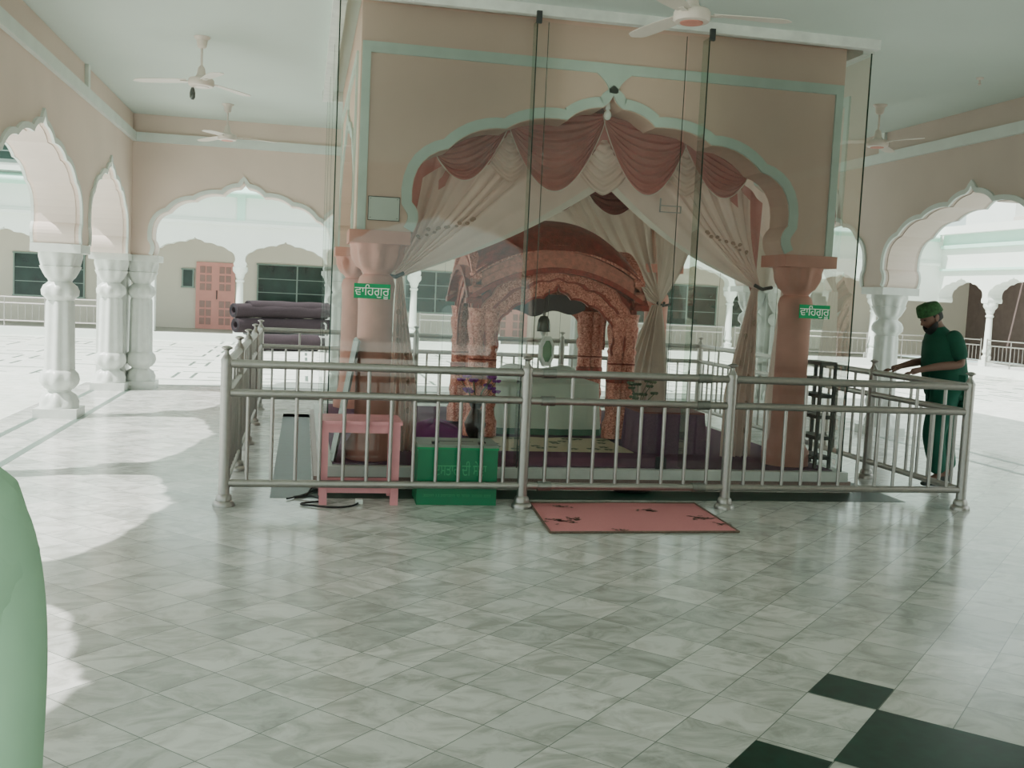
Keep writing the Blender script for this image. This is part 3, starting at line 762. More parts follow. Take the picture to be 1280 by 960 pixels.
# rear drapery
YR_ = 4.42
side_curtain(1, YR_, M['sheerb'], 'grey cream curtain pulled to the left rear pillar of the shrine', (1.3,1.6), (2.87,2.95,2.62), (1.4,2.45), 'rear shrine curtains', 1.1, False)
side_curtain(-1, YR_, M['sheerb'], 'grey cream curtain tied at the right rear pillar behind the canopy', (4.64,1.5), (2.87,2.95,2.62), (4.46,2.5), 'rear shrine curtains', 2.2, False)
for k in range(4):
    a = 1.5+.7*k
    swag((a,2.95 if k in (1,2) else 2.8),(a+.7,2.95 if k in (0,1) else 2.8),2.5,YR_-.1,M['maroon'],'maroon_swag','maroon swag at the rear arch, number %s from the left'%['one','two','three','four'][k],'maroon swags at the rear arch',5)
# hanging cloth canopy under the ceiling
def cl(u, v):
    return (1.5+2.75*u, 2.0+2.1*v, 2.95-.16*math.sin(PI*u)*math.sin(PI*v)+.01*math.sin(u*40))
o = obj('ceiling_cloth', MB().grid(cl, 60, 20), M['sheer'], None, True); tag(o, 'beige cloth stretched as a false ceiling above the copper canopy', 'canopy cloth')
def vl(u, v): return (1.5+2.75*u, 2.0, 2.97-(.12+.07*abs(math.sin(u*6*PI)))*v)
obj('valance', MB().grid(vl, 90, 2), M['maroon'], o, True)
# tails at the left side opening, visible beside the left pillar
for nm, x, y, zt in (('left',.98,1.45,1.66),('right',4.76,1.45,1.7)):
    def tl(u, v):
        w = .1+.16*min(1,v*1.5); return (x+.02*math.sin(u*22)*min(1,v*3+.3), y+(u-.3)*w*1.6, zt+(.2-zt)*v)
    t = thing('side_curtain_tail', 'cream curtain gathered beside the %s front pillar in the side arch'%nm, 'curtain', (0,0,0), 'side arch curtains')
    obj('tail', MB().grid(tl, 50, 14), M['sheer'], t, True)
    def up(u, v):
        xx = x+.02*math.sin(u*20); yt = 1.5+1.3*u; zt2 = 2.3+.7*u; return (xx, yt+(y-yt)*v, zt2+(zt-zt2)*v-.08*math.sin(PI*v)*u)
    obj('drape', MB().grid(up, 40, 20), M['sheer'], t, True)

# ------------------------------------------------------------------ copper canopy (palki)
PX, PY = 2.84, 2.88; HX, HY = .72, .56
palki = thing('copper_canopy', 'embossed copper canopy with cusped arches and curved roof over the draped throne', 'canopy', (PX,PY,0))
sh = MB().lathe([(.1,.2),(.1,.34),(.085,.37),(.075,.4),(.07,.46),(.088,.52),(.085,.56),(.076,.6),(.074,1.0),(.086,1.04),(.07,1.08),(.076,1.12),(.09,1.2,.04),(.095,1.27,.04),(.084,1.3),(.09,1.36),(.1,1.4)], 32, flute=8)
shm = sh.mesh('shaft', M['copper'], True)
rg = MB().lathe([(.062,.72),(.085,.75),(.085,.8),(.062,.83)], 24); rg.lathe([(.062,.9),(.08,.92),(.062,.95)], 24); rgm = rg.mesh('ring_moulding', M['copper_d'], True)
for sx in (-1,1):
    for sy in (-1,1):
        for (dx,dy) in ((0,0),(-sx*.0,0)) if False else ((0,0),(sx*.12,0)):
            e = bpy.data.objects.new('pillar', None); C.objects.link(e); e.parent = palki; e.location = (sx*(HX-.06)+ (dx if True else 0) - sx*.04, sy*HY, 0)
            link('shaft', shm, e); link('ring_moulding', rgm, e)
def bow(hx, ze, zm, n=28, pw=2.0): return [(-hx+2*hx*i/n, ze+(zm-ze)*(1-abs(-1+2*i/n)**pw)) for i in range(n+1)]
def face(axis, h, d, sgn):
    """spandrel panel with cusped arch + eaves, on one side"""
    zb = 1.0
    pr = arch(0, h-.165, zb, 1.63 if axis == 'y' else 1.6, 6)
    # dark recessed spandrel up to the eave
    top = bow(h+.08, 1.44, 1.79, 28, 2.3)
    mb = MB(); mb.prism([(-h-.08,1.38),(-h+.1,1.38)]+offset(arch(0, h-.165, 1.38, 1.63, 4), .03, 1.38)[1:-1]+[(h-.1,1.38),(h+.08,1.38)]+top[::-1], d-.012, d+.012, axis)
    w = obj('spandrel', mb, M['copper_d'], palki)
    # embossed cusped arch with scalloped outer edge
    n = len(pr); out = []
    for k in range(n):
        t_ = PI*(1-k/(n-1)); sc_ = 1+.035*abs(math.sin(k/(n-1)*9*PI))
        ex = 2.6; cx, sy = math.cos(t_), math.sin(t_)
        rr_ = 1/((abs(cx)**ex+abs(sy)**ex)**(1/ex))
        out.append(((h+.03)*cx*rr_*sc_, zb+(.735)*sy*rr_*sc_))
    am = MB().strip(pr, out, min(d+sgn*.012, d+sgn*.035), max(d+sgn*.012, d+sgn*.035), axis); obj('cusped_arch', am, M['copper'], w)
    r_ = MB(); r_.strip(pr, offset(pr, .022), min(d+sgn*.03,d+sgn*.05), max(d+sgn*.03,d+sgn*.05), axis)
    mid = [((a[0]*.45+b[0]*.55), (a[1]*.45+b[1]*.55)) for a, b in zip(pr, out)]; mid2 = [((a[0]*.35+b[0]*.65), (a[1]*.35+b[1]*.65)) for a, b in zip(pr, out)]
    r_.strip(mid, mid2, min(d+sgn*.03,d+sgn*.048), max(d+sgn*.03,d+sgn*.048), axis)
    obj('arch_bead', r_, M['copper_d'], w)
    e_ = MB(); e_.strip(offset(out, -.001), offset(out, .014), min(d+sgn*.03,d+sgn*.045), max(d+sgn*.03,d+sgn*.045), axis); obj('scalloped_edge', e_, M['copper_p'], w)
    # eave bands
    for ze, zm, th, pro, mt, ov in ((1.44,1.76,.05,.13,M['copper_d'],.16), (1.5,1.81,.09,.08,M['copper_p'],.13), (1.6,1.9,.07,.05,M['copper_p'],.1), (1.67,1.97,.05,.09,M['copper'],.12)):
        A_ = bow(h+ov, ze, zm); B_ = [(x, z+th) for x, z in A_]
        b2 = MB().strip(A_, B_, min(d, d+sgn*pro), max(d, d+sgn*pro), axis); obj('eave_band', b2, mt, w)
face('y', HX, -HY-.02, -1); face('y', HX, HY+.02, 1); face('x', HY, -HX-.02, -1); face('x', HY, HX+.02, 1)
# curved roof
def rf(u, v):
    x = (-1+2*u); y = (-1+2*v)
    hx, hy = HX+.14, HY+.13
    e = (1-abs(x)**2.2)*(1-abs(y)**3)
    base = 1.72 - .0 + (.3)*(1-x*x)*(1 if abs(y) > 2 else 1)*.95*(.35+.65*1)
    z = 1.66 + .31*(1-abs(x)**2.4) + .05*(1-y*y) + .26*e**.6
    return (x*hx, y*hy, z)
obj('curved_roof', MB().grid(rf, 48, 36), M['copper_d'], palki, True)
# cloth valance inside
def vin(u, v): return (-HX+.14+(2*HX-.28)*u, HY-.08, 1.56-(.14+.05*math.sin(u*9)**2+.05*(1-abs(2*u-1)))*v+.0*u)
obj('inner_valance', MB().grid(vin, 50, 3), M['greyval'], palki, True)
obj('inner_ceiling', MB().box((-HX,-HY,1.62),(HX,HY,1.64)), M['greyval'], palki)

# ------------------------------------------------------------------ draped throne and things inside
t = thing('draped_throne', 'low throne under pale mint cloth inside the copper canopy', 'throne', (PX,PY,0))
def th(u, v):
    a = 2*PI*u; hx, hy = .56, .42
    cx, sy = math.cos(a), math.sin(a); p = 6
    rr_ = 1/((abs(cx)**p+abs(sy)**p)**(1/p))
    if v < .75:
        k = v/.75; sc2 = 1.06-.06*k; z = .2+.5*k; fold = 1+.02*math.sin(a*22)*(1-k)
    else:
        k = (v-.75)/.25; sc2 = 1-k; z = .7+.03*math.sin(k*PI/2)+.03*math.sin(a*3)*k*(1-k); fold = 1
    return (cx*rr_*hx*sc2*fold, sy*rr_*hy*sc2*fold, z)
obj('cloth_cover', MB().grid(th, 96, 24), M['mintcloth'], t, True)
def th2(u, v):
    p = th(u, .0+.09*v); return (p[0]*1.012, p[1]*1.012, p[2])
obj('green_hem', MB().grid(th2, 96, 2), M['greencloth'], t, True)
def bol(u, v):
    a = 2*PI*u; x = -.42+.84*v; r = .09*(1-abs(2*v-1)**6)**.5+.002
    return (x, .08+r*math.cos(a)*1.6, .74+r*math.sin(a)+.02*math.sin(v*9))
o = obj('cloth_bundle', MB().grid(bol, 24, 30), M['mintcloth'], None, True); o.location = (PX,PY,0); tag(o, 'rounded bundle under pale cloth resting on the throne', 'cloth bundle')
# floral sheet
t2 = MB(); t2.grid(lambda u, v: (2.1+1.33*u+.1*v*(1-u), 1.5+.9*v, .181+.003*math.sin(u*21)*math.sin(v*8)), 40, 12)
t2.cur = 1; rnd = random.Random(5)
for k in range(26):
    cx, cy = 2.2+1.15*rnd.random(), 1.56+.75*rnd.random()
    for j in range(5):
        a = 2*PI*j/5; c2 = (cx+.03*math.cos(a), cy+.03*math.sin(a))
        t2.add([(c2[0]+.02*math.cos(b), c2[1]+.02*math.sin(b), .186) for b in [2*PI*i/6 for i in range(6)]], [tuple(range(6))])
o = link('floral_floor_sheet', t2.mesh('floral_floor_sheet', [M['floral'], M['leaf']], False)); tag(o, 'cream floor sheet with green flower sprays before the canopy', 'floor sheet')
# purple bundle left
t3 = MB().grid(lambda u, v: (1.62+(.27+.03*math.sin(9*u*PI))*math.cos(2*PI*u)*math.cos(v*PI/2), 1.55+.2*math.sin(2*PI*u)*math.cos(v*PI/2), .18+.24*math.sin(v*PI/2)**.8*(1+.1*math.sin(u*25))), 60, 14)
o = obj('satin_bundle', t3, M['purple'], None, True); tag(o, 'crumpled purple satin cloth on the carpet behind the green box', 'cloth bundle')
# low offering table with purple cloth at right
t = thing('draped_side_table', 'low table under purple cloth right of the canopy legs', 'table', (3.78,1.75,.176))
obj('cloth', MB().grid(lambda u, v: ((.3*max(-1,min(1,1.5*math.cos(2*PI*u)))*(1.08-.08*v)*(1+.03*math.sin(u*60)*(1-v)), .24*max(-1,min(1,1.5*math.sin(2*PI*u)))*(1.08-.08*v)*(1+.03*math.sin(u*60)*(1-v)), .36*v)), 90, 8), M['purplecarpet'], t)
obj('table_top', MB().box((-.3,-.24,.36),(.3,.24,.375)), M['maroon'], t)
def vase(loc, label, s=1.0, fm=None, seed=1):
    t = thing('flower_vase', label, 'vase', loc, 'flower vases by the canopy')
    obj('vase_body', MB().lathe([(.05*s,0),(.06*s,.02*s),(.035*s,.05*s),(.07*s,.12*s),(.085*s,.18*s),(.05*s,.26*s),(.035*s,.3*s),(.055*s,.34*s)], 24), M['vase'], t, True)
    r_ = random.Random(seed); st = MB(); fl = MB()
    for k in range(14):
        a = r_.uniform(0,2*PI); q_ = r_.uniform(.03,.16)*s; h = r_.uniform(.42,.58)*s
        tip = Vector((q_*math.cos(a), q_*math.sin(a), h)); st.tube([(0,0,.3*s), (tip.x*.4,tip.y*.4,h*.8), tip], .003, 5)
        for j in range(6):
            b = 2*PI*j/6; c2 = tip+Vector((.022*math.cos(b), .022*math.sin(b), .005))*s
            fl.lathe([(.002,-.012*s),(.014*s,0),(.012*s,.01*s),(.002,.014*s)], 6, c2)
    obj('stems', st, M['leaf'], t); obj('blossoms', fl, fm or M['flower'], t, True)
vase((2.02,1.75,.176),'dark bronze vase of purple flowers before the left canopy legs',1.15,None,2)
vase((3.62,2.05,.176),'dark bronze vase with dark foliage before the right canopy legs',1.05,M['leaf'],5)
# hanging glass bell lamp
t = thing('bell_lamp', 'small smoked glass bell lamp hanging inside the canopy arch', 'lamp', (2.8,2.6,1.2))
obj('cord', MB().tube([(0,0,.19),(0,0,.42)], .003, 6), M['dark'], t)
obj('ring', MB().lathe([(.012,.15),(.018,.16),(.018,.17),(.01,.19),(.004,.2)], 12), M['steel_d'], t, True)
obj('shade', MB().lathe([(.01,.15),(.035,.145),(.055,.11),(.064,.05),(.066,0),(.07,-.005),(.06,-.004),(.056,.05),(.03,.13)], 28, cap=False), M['lantern'], t, True)
obj('lamp_glass', MB().lathe([(.02,.08),(.036,.04),(.03,-.02),(.012,-.05),(.016,-.08),(.004,-.1)], 16), M['bulb'], t, True)
# octagonal framed mirror on a stand
t = thing('octagonal_mirror', 'octagonal green tinted mirror in a pale frame hanging before the throne', 'mirror', (2.72,2.1,1.03))
t.rotation_euler = (0,0,.7); t.scale = (1.25,1.25,1.25)
oc = lambda rx, rz: [(rx*math.cos(PI/8+PI*k/4), rz*math.sin(PI/8+PI*k/4)) for k in range(9)]
obj('frame', MB().strip(oc(.065,.085), oc(.09,.12), -.012, .012, 'y'), M['bulb'], t)
obj('mirror_face', MB().prism(oc(.066,.087)[:8], -.004, .004, 'y'), M['picgreen'], t)
obj('hanging_cord', MB().tube([(0,.0,.115),(0,.0,.46)], .003, 6), M['dark'], t)
# dark slatted rack right
t = thing('slatted_rack', 'narrow dark slatted rack standing beside the right front shrine pillar', 'rack', (0,0,0))
fr = MB()
for x in (4.83,4.96):
    for y in (.84,1.18): fr.box((x-.012,y-.012,.176),(x+.012,y+.012,1.08))
obj('upright_frame', fr, M['dark'], t)
for z in (.25,.42,.6,.78,.92,1.06): obj('shelf', MB().box((4.82,.83,z),(4.97,1.19,z+.03)), M['dark'], t)
# leaning aluminium framed panel at left
t = thing('leaning_framed_panel', 'aluminium framed panel leaning between the left glass and the pink pillar', 'framed panel', (0,0,0))
P0, P1 = Vector((.76,.84,.18)), Vector((.92,.84,1.12)); dY = Vector((0,.34,0))
fr = MB()
for a, b in ((P0,P1),(P0+dY,P1+dY),(P0,P0+dY),(P1,P1+dY)): fr.tube([a,b], .018, 4)
obj('aluminium_frame', fr, M['steel_d'], t); obj('sheet', MB().add([P0,P1,P1+dY,P0+dY],[(0,1,2,3)]), M['mintcloth'], t)
# dark rope / scalloped mat on plinth front
o = obj('dark_basin', MB().lathe([(.12,0),(.19,.03),(.21,.055),(.2,.058),(.17,.03),(.02,.02)], 24, (0,0,0)), M['dark'], None, True); o.location = (3.12,.6,.002) ; o.scale = (1,.3,1)
tag(o, 'shallow dark oval basin on the floor against the plinth behind the gate', 'basin')

# ------------------------------------------------------------------ signs
def text_mesh(body, size, mt, name, ext=.002):
    c = bpy.data.curves.new(name, 'FONT'); c.body = body; c.size = size; c.extrude = ext; c.align_x = 'CENTER'; c.align_y = 'CENTER'
    o = bpy.data.objects.new('tmp', c); C.objects.link(o); dg = bpy.context.evaluated_depsgraph_get(); dg.update()
    me = bpy.data.meshes.new_from_object(o.evaluated_get(dg)); bpy.data.objects.remove(o); me.name = name
    me.materials.clear(); me.materials.append(mt); return me
def fit(me, w, h, thick=None):
    xs = [v.co.x for v in me.vertices]; ys = [v.co.y for v in me.vertices]
    cx, cy = (min(xs)+max(xs))/2, (min(ys)+max(ys))/2; sx = w/(max(xs)-min(xs)); sy = h/(max(ys)-min(ys))
    for v in me.vertices: v.co.x = (v.co.x-cx)*sx; v.co.y = (v.co.y-cy)*sy
wg = text_mesh('\u0A35\u0A3E\u0A3F\u0A39\u0A17\u0A41\u0A30\u0A42', .2, M['white'], 'lettering')
fit(wg, .262, .108)
for x, lb in ((1.005,'green sign with white Gurmukhi lettering on the glass before the left pillar'), (4.65,'green sign with white Gurmukhi lettering on the glass before the right pillar')):
    o = obj('green_sign', MB().box((x-.137,GY0-.012,1.455),(x+.137,GY0-.006,1.568)), M['signgreen']); tag(o, lb, 'sign', 'green signs on the front glass')
    l_ = link('lettering', wg, o); l_.location = (x,GY0-.014,1.508); l_.rotation_euler = (PI/2,0,0)

# ------------------------------------------------------------------ things inside the front railing
t = thing('pink_stool', 'tall pink painted wooden stool behind the front railing', 'stool', (.92,.24,0))
obj('seat', MB().box((-.29,-.22,.575),(.29,.2,.6)), M['pinkwood'], t)
obj('apron', MB().box((-.26,-.2,.515),(.26,-.18,.575)).box((-.26,.16,.515),(.26,.18,.575)).box((-.26,-.18,.515),(-.24,.16,.575)).box((.24,-.18,.515),(.26,.16,.575)), M['pinkwood'], t)
for x in (-1,1):
    for y in (-.175,.155): obj('leg', MB().box((x*.25-.027,y-.027,0),(x*.25+.027,y+.027,.575)), M['pinkwood'], t)
obj('foot_rail', MB().box((-.23,-.19,.085),(.23,-.165,.13)), M['pinkwood'], t); obj('foot_rail', MB().box((-.23,.145,.085),(.23,.17,.13)), M['pinkwood'], t)
t = thing('donation_box', 'green metal collection box with pale Gurmukhi lettering behind the front railing', 'collection box', (1.625,.24,0))
t.rotation_euler = (0,0,-.02)
bm_ = MB().box((-.29,-.18,0),(.29,.18,.415)); obj('body', bm_, M['greenbox'], t)
lid = obj('lid', MB().box((-.295,-.185,.415),(.295,.185,.44)), M['boxtop'], t)
obj('slot', MB().box((-.13,-.012,.44),(.13,.012,.442)), M['dark'], lid)
for x in (-.17,.17): obj('lock_hasp', MB().box((x-.02,-.15,.44),(x+.02,-.11,.455)).tube([(x,-.13,.45),(x+.01,-.15,.47),(x+.03,-.13,.45)], .006, 6), M['dark'], lid)
obj('rim', MB().box((-.296,-.187,.405),(.296,-.18,.42)), M['signgreen'], t)
bt = text_mesh('\u0A26\u0A38\u0A24\u0A3E\u0A30 \u0A26\u0A40 \u0A38\u0A47\u0A35\u0A3E', .1, M['boxtext'], 'lettering'); fit(bt, .38, .105)
l_ = link('lettering', bt, t); l_.location = (.02,-.183,.27); l_.rotation_euler = (PI/2,0,0)
sm = MB(); rnd = random.Random(11); x = -.24
while x < .24:
    w = rnd.uniform(.006,.014); sm.box((x,-.183,.075),(x+w,-.181,.078)); sm.box((x+w*.6,-.183,.062),(x+w*.6+.002,-.181,.077)); 
    if rnd.random() < .6: sm.box((x,-.183,.062),(x+w*.7,-.181,.064))
    x += w+(.012 if rnd.random() < .2 else .002)
obj('small_lettering', sm, M['boxtext'], t)
# rug
rgm_ = MB(); 
cn = [Vector((2.18,.12,.004)),Vector((3.48,.15,.004)),Vector((3.43,-.8,.004)),Vector((2.11,-.82,.004))]
def rugp(u, v): 
    p = cn[3].lerp(cn[2],u).lerp(cn[0].lerp(cn[1],u), v); return (p.x, p.y, .008+.002*math.sin(u*9)*math.sin(v*5))
rgm_.grid(rugp, 24, 16); rgm_.cur = 1
e0 = [rugp(0,0),rugp(1,0),rugp(1,1),rugp(0,1)]
for i in range(4):
    a, b = Vector(e0[i]), Vector(e0[(i+1)%4]); rgm_.tube([a,b], .008, 6)
rnd = random.Random(4)
def spray(cx, cy, n, s_):
    for k in range(n):
        a = rnd.uniform(0,2*PI); q_ = rnd.uniform(0,s_); x, y = cx+q_*math.cos(a), cy+q_*.7*math.sin(a)
        for j in range(3):
            b = rnd.uniform(0,2*PI); px_, py_ = x+.012*math.cos(b), y+.012*math.sin(b)
            rgm_.add([(px_+.011*math.cos(c_), py_+.008*math.sin(c_), .0125) for c_ in [2*PI*i/5 for i in range(5)]], [tuple(range(5))])
spray(2.39,-.03,10,.08); spray(2.25,-.5,24,.15); spray(3.0,-.14,14,.09); spray(3.3,-.38,18,.13); spray(3.38,-.58,10,.09); spray(2.6,-.76,7,.06); spray(2.36,-.42,8,.06)
o = link('pink_rug', rgm_.mesh('pink_rug', [M['rug'], M['rugedge']])); tag(o, 'pink rug with dark flower sprays lying in front of the railing gate', 'rug')
# cable with plug
def smooth_curve(pts, n=8):
    o = []; P_ = [Vector(p) for p in pts]
    for i in range(len(P_)-1):
        p0, p1, p2, p3 = P_[max(i-1,0)], P_[i], P_[i+1], P_[min(i+2,len(P_)-1)]
        for k in range(n):
            t_ = k/n; o.append(.5*((2*p1)+(-p0+p2)*t_+(2*p0-5*p1+4*p2-p3)*t_*t_+(-p0+3*p1-3*p2+p3)*t_**3))
    return o+[P_[-1]]
t = thing('power_cable', 'black power cable looping on the floor by the pink stool', 'cable')
obj('cord', MB().tube(smooth_curve([(.72,.75,.012),(.6,.6,.012),(.56,.36,.012),(.47,.27,.01),(.6,.25,.02),(.66,.14,.01),(.52,.04,.01),(.6,-.03,.01),(.75,-.08,.01),(.87,-.03,.01),(.92,.07,.012)]), .007, 8), M['black'], t, True)
obj('second_cord', MB().tube(smooth_curve([(.74,.7,.01),(.62,.5,.01),(.5,.3,.01),(.42,.2,.01)]), .006, 8), M['black'], t, True)
obj('plug', MB().box((.9,.055,.003),(.95,.11,.035)).tube([(.93,.11,.02),(.94,.14,.02)], .006, 6), M['white'], t)

# ------------------------------------------------------------------ ceiling fans
def fan(loc, rot, label, bulb=False, drop=.36):
    t = thing('ceiling_fan', label, 'ceiling fan', loc, 'ceiling fans of the pavilion'); t.rotation_euler = (0,0,rot)
    z = -drop
    obj('canopy', MB().lathe([(.075,0),(.072,-.012),(.05,-.03),(.042,-.085),(.03,-.1),(.014,-.105)], 28), M['fan'], t, True)
    obj('rod', MB().tube([(0,0,-.09),(0,0,z+.1)], .011, 12), M['fan'], t, True)
    mo = obj('motor', MB().lathe([(.016,z+.14),(.03,z+.12),(.042,z+.06),(.06,z+.035),(.105,z+.025),(.115,z+.01),(.115,z-.03),(.105,z-.045),(.075,z-.05),(.07,z-.045)], 40), M['fan'], t, True)
    obj('badge_plate', MB().lathe([(.07,z-.046),(.07,z-.054),(.02,z-.056)], 32), M['pinkstone'] if not bulb else M['fan'], mo, True)
    bl = MB(); n = 14
    L0, L1 = .13, .62
    vs = []
    for i in range(n+1):
        s_ = i/n; x = L0+(L1-L0)*s_; w = .045+.022*math.sin(s_*PI*.8) ; 
        if s_ > .85: w *= math.sqrt(max(.02,1-((s_-.85)/.15)**2))
        tw = .14*(1-s_*.6)
        for q_, zz in ((-1,0),(1,0)): vs.append((x, q_*w, z+q_*w*tw-.02*s_))
    fs = [(2*i,2*i+1,2*i+3,2*i+2) for i in range(n)]
    top = [(a,b,c+.004) for a,b,c in vs]; m_ = len(vs)
    bl.add(vs+top, fs+[tuple(k+m_ for k in f_) for f_ in fs]+[(2*i,2*i+2,2*i+2+m_,2*i+m_) for i in range(n)]+[(2*i+1,2*i+3,2*i+3+m_,2*i+1+m_) for i in range(n)])
    bl.box((.09,-.018,z-.008),(.19,.018,z-.002))
    bme = bl.mesh('blade', M['fanblade'])
    for k in range(3):
        b_ = link('blade', bme, t); b_.rotation_euler = (0,0,2*PI*k/3)
    if bulb:
        b_ = obj('pull_lamp', MB().lathe([(.012,z-.05),(.02,z-.07),(.026,z-.1),(.024,z-.14),(.012,z-.16)], 14, (.09,-.04,0)), M['lantern'], t, True)
    return t
fan((2.8,-1.0,ZC), -.2, 'large cream ceiling fan at the top edge, nearest to the camera', drop=.44)
fan((-.48,2.83,ZC), 2.95, 'cream ceiling fan over the left aisle with a small glass bulb below', True, .4)
fan((-.5,6.4,ZC), .15, 'smaller looking cream ceiling fan farther down the left aisle', False, .4)
fan((6.49,3.07,ZC), 2.9, 'shaded ceiling fan in the right aisle beside the glass corner', False, .4)
# ceiling hook
o = obj('ceiling_hook', MB().lathe([(.035,3.75),(.03,3.735),(.01,3.73),(.01,3.7),(.018,3.69),(.004,3.68)], 16), M['fan'], None, True); o.location = (6.6,1.55,0); tag(o, 'small round hook plate on the ceiling at the upper right', 'ceiling hook')

# ------------------------------------------------------------------ rolled carpets across the courtyard
def roll(loc, R_, L, rot, label, sag=0):
    t = thing('rolled_carpet', label, 'rolled carpet', loc, 'carpets rolled and stacked before the far veranda'); t.rotation_euler = (0,0,rot)
    n = 32; mb = MB(); vs = []; m_ = 24
    for i in range(m_+1):
        x = L*i/m_
        for k in range(n):
            a = 2*PI*k/n; r = R_*(1+.03*math.sin(3*a+i*.5)+.02*math.sin(i*.9)); vs.append((x, r*math.cos(a), R_+r*math.sin(a)*.96-sag*(i/m_)**2))
    fs = [(i*n+k,i*n+(k+1)%n,(i+1)*n+(k+1)%n,(i+1)*n+k) for i in range(m_) for k in range(n)]
    # ring end face
    o_ = len(vs)
    for k in range(n): a = 2*PI*k/n; vs.append((-.0, R_*.45*math.cos(a), R_+R_*.45*math.sin(a)))
    for k in range(n): a = 2*PI*k/n; vs.append((.3, R_*.42*math.cos(a), R_+R_*.42*math.sin(a)))
    fs += [(k,(k+1)%n,o_+(k+1)%n,o_+k) for k in range(n)] + [(o_+k,o_+(k+1)%n,o_+n+(k+1)%n,o_+n+k) for k in range(n)]
    mb.add(vs, fs); obj('roll', mb, M['carpetroll'], t, True)
    # spiral end line and dark disc painting the shade inside the core
    sp = MB().tube([(-.004, R_*(.5+.45*i/60)*math.cos(i*.32), R_+R_*(.5+.45*i/60)*math.sin(i*.32)) for i in range(61)], .008, 5)
    obj('spiral_edge', sp, M['carpetin'], t); obj('core_shadow', MB().lathe([(R_*.42,0),(.01,0)], 20).xform(Matrix.Translation((.2,0,R_)) @ Matrix.Rotation(PI/2,4,'Y')), M['carpetin'], t)
    return t
roll((-1.04,17.6,.38), .18, 2.5, .6, 'dark plum carpet roll, lower front of the stack')
roll((-.78,17.85,.38), .18, 2.4, .6, 'dark plum carpet roll, lower rear of the stack', .02)
roll((-1.09,17.63,.725), .175, 2.6, .6, 'dark plum carpet roll, upper front of the stack')
roll((-.78,17.9,.78), .185, 2.6, .6, 'dark plum carpet roll, topmost at the rear of the stack')
roll((-.6,17.1,.0), .2, 1.6, .45, 'dark plum carpet roll lying on the floor in front of the stack', .0)
t = thing('carpet_bench', 'low dark bench carrying the rolled carpets', 'bench', (.1,18.45,0)); t.rotation_euler = (0,0,.6)
obj('bench_top', MB().box((-1.0,-.2,.33),(1.1,.3,.375)), M['dark'], t)
for x in (-.9,1.0):
    for y in (-.15,.25): obj('leg', MB().box((x-.03,y-.03,0),(x+.03,y+.03,.33)), M['dark'], t)
t = thing('metal_stand', 'small white metal stand on the courtyard floor right of the rolled carpets', 'stand', (1.0,18.4,0))
obj('top_plate', MB().box((-.17,-.1,.3),(.17,.1,.33)), M['extw'], t); obj('base_plate', MB().box((-.2,-.12,0),(.2,.12,.03)), M['extw'], t)
for x in (-.13,.13): obj('leg', MB().tube([(x*1.3,0,.02),(x*.85,0,.16),(x*1.1,0,.31)], .018, 6), M['extw'], t)
obj('spout', MB().tube([(.05,0,.33),(.05,0,.62),(.0,0,.66)], .02, 8), M['extw'], t)

# ------------------------------------------------------------------ people
def skin(name, J, E_, mt, parent, sub=2, root=None):
    keys = list(J); me = bpy.data.meshes.new('tmp'); me.from_pydata([J[k][0] for k in keys], [(keys.index(a), keys.index(b)) for a, b in E_], [])
    o = bpy.data.objects.new('tmp', me); C.objects.link(o)
    md = o.modifiers.new('s', 'SKIN'); md.use_smooth_shade = True
    for i, k in enumerate(keys):
        r = J[k][1]; sv = me.skin_vertices[0].data[i]; sv.radius = (r, r) if isinstance(r, (int,float)) else r
        sv.use_root = (k == (root or keys[0]))
    ss = o.modifiers.new('u', 'SUBSURF'); ss.levels = sub; ss.render_levels = sub
    dg = bpy.context.evaluated_depsgraph_get(); dg.update()
    m2 = bpy.data.meshes.new_from_object(o.evaluated_get(dg)); bpy.data.objects.remove(o); m2.name = name
    m2.materials.clear(); m2.materials.append(mt)
    m2.polygons.foreach_set('use_smooth', [True]*len(m2.polygons))
    return link(name, m2, parent)
def hand(J, E_, base, wrist, d, up, side, s=1.0, curl=.5):
    """palm + five fingers; d = pointing dir, up = back-of-hand normal, side = towards thumb"""
    d, up, side = Vector(d).normalized(), Vector(up).normalized(), Vector(side).normalized(); w = Vector(wrist)
    pm_ = w + d*.05*s; J[base+'palm'] = (pm_, (.036*s,.02*s)); E_.append((base, base+'palm'))
    k2 = w + d*.085*s; J[base+'knuck'] = (k2, (.036*s,.016*s)); E_.append((base+'palm', base+'knuck'))
def finger_set(parent, mt, wrist, d, up, side, curl=.6, s=1.0):
    d, up, side = Vector(d).normalized(), Vector(up).normalized(), Vector(side).normalized(); w = Vector(wrist)
    for i, (off, L) in enumerate(((.027,.072),(.009,.08),(-.009,.075),(-.027,.06))):
        b0 = w + d*.06*s + side*off*.8*s; b1 = w + d*.095*s + side*off*s
        p2 = b1 + (d*math.cos(curl*.6)-up*math.sin(curl*.6))*L*.5*s
        p3 = p2 + (d*math.cos(curl*1.6)-up*math.sin(curl*1.6))*L*.32*s
        p4 = p3 + (d*math.cos(curl*2.4)-up*math.sin(curl*2.4))*L*.25*s
        J = {'a':(b0,.009*s),'b':(b1,.009*s),'c':(p2,.0082*s),'d':(p3,.0075*s),'e':(p4,.0065*s)}
        skin('finger', J, [('a','b'),('b','c'),('c','d'),('d','e')], mt, parent, 1)
    b0 = w + d*.02*s + side*.02*s; b1 = w+d*.045*s+side*.042*s-up*.006*s; p2 = b1+(d*.8+side*.45-up*.25).normalized()*.034*s; p3 = p2+(d*.9+side*.1-up*.45).normalized()*.026*s
    skin('thumb', {'a':(b0,.012*s),'b':(b1,.011*s),'c':(p2,.0095*s),'d':(p3,.008*s)}, [('a','b'),('b','c'),('c','d')], mt, parent, 1)

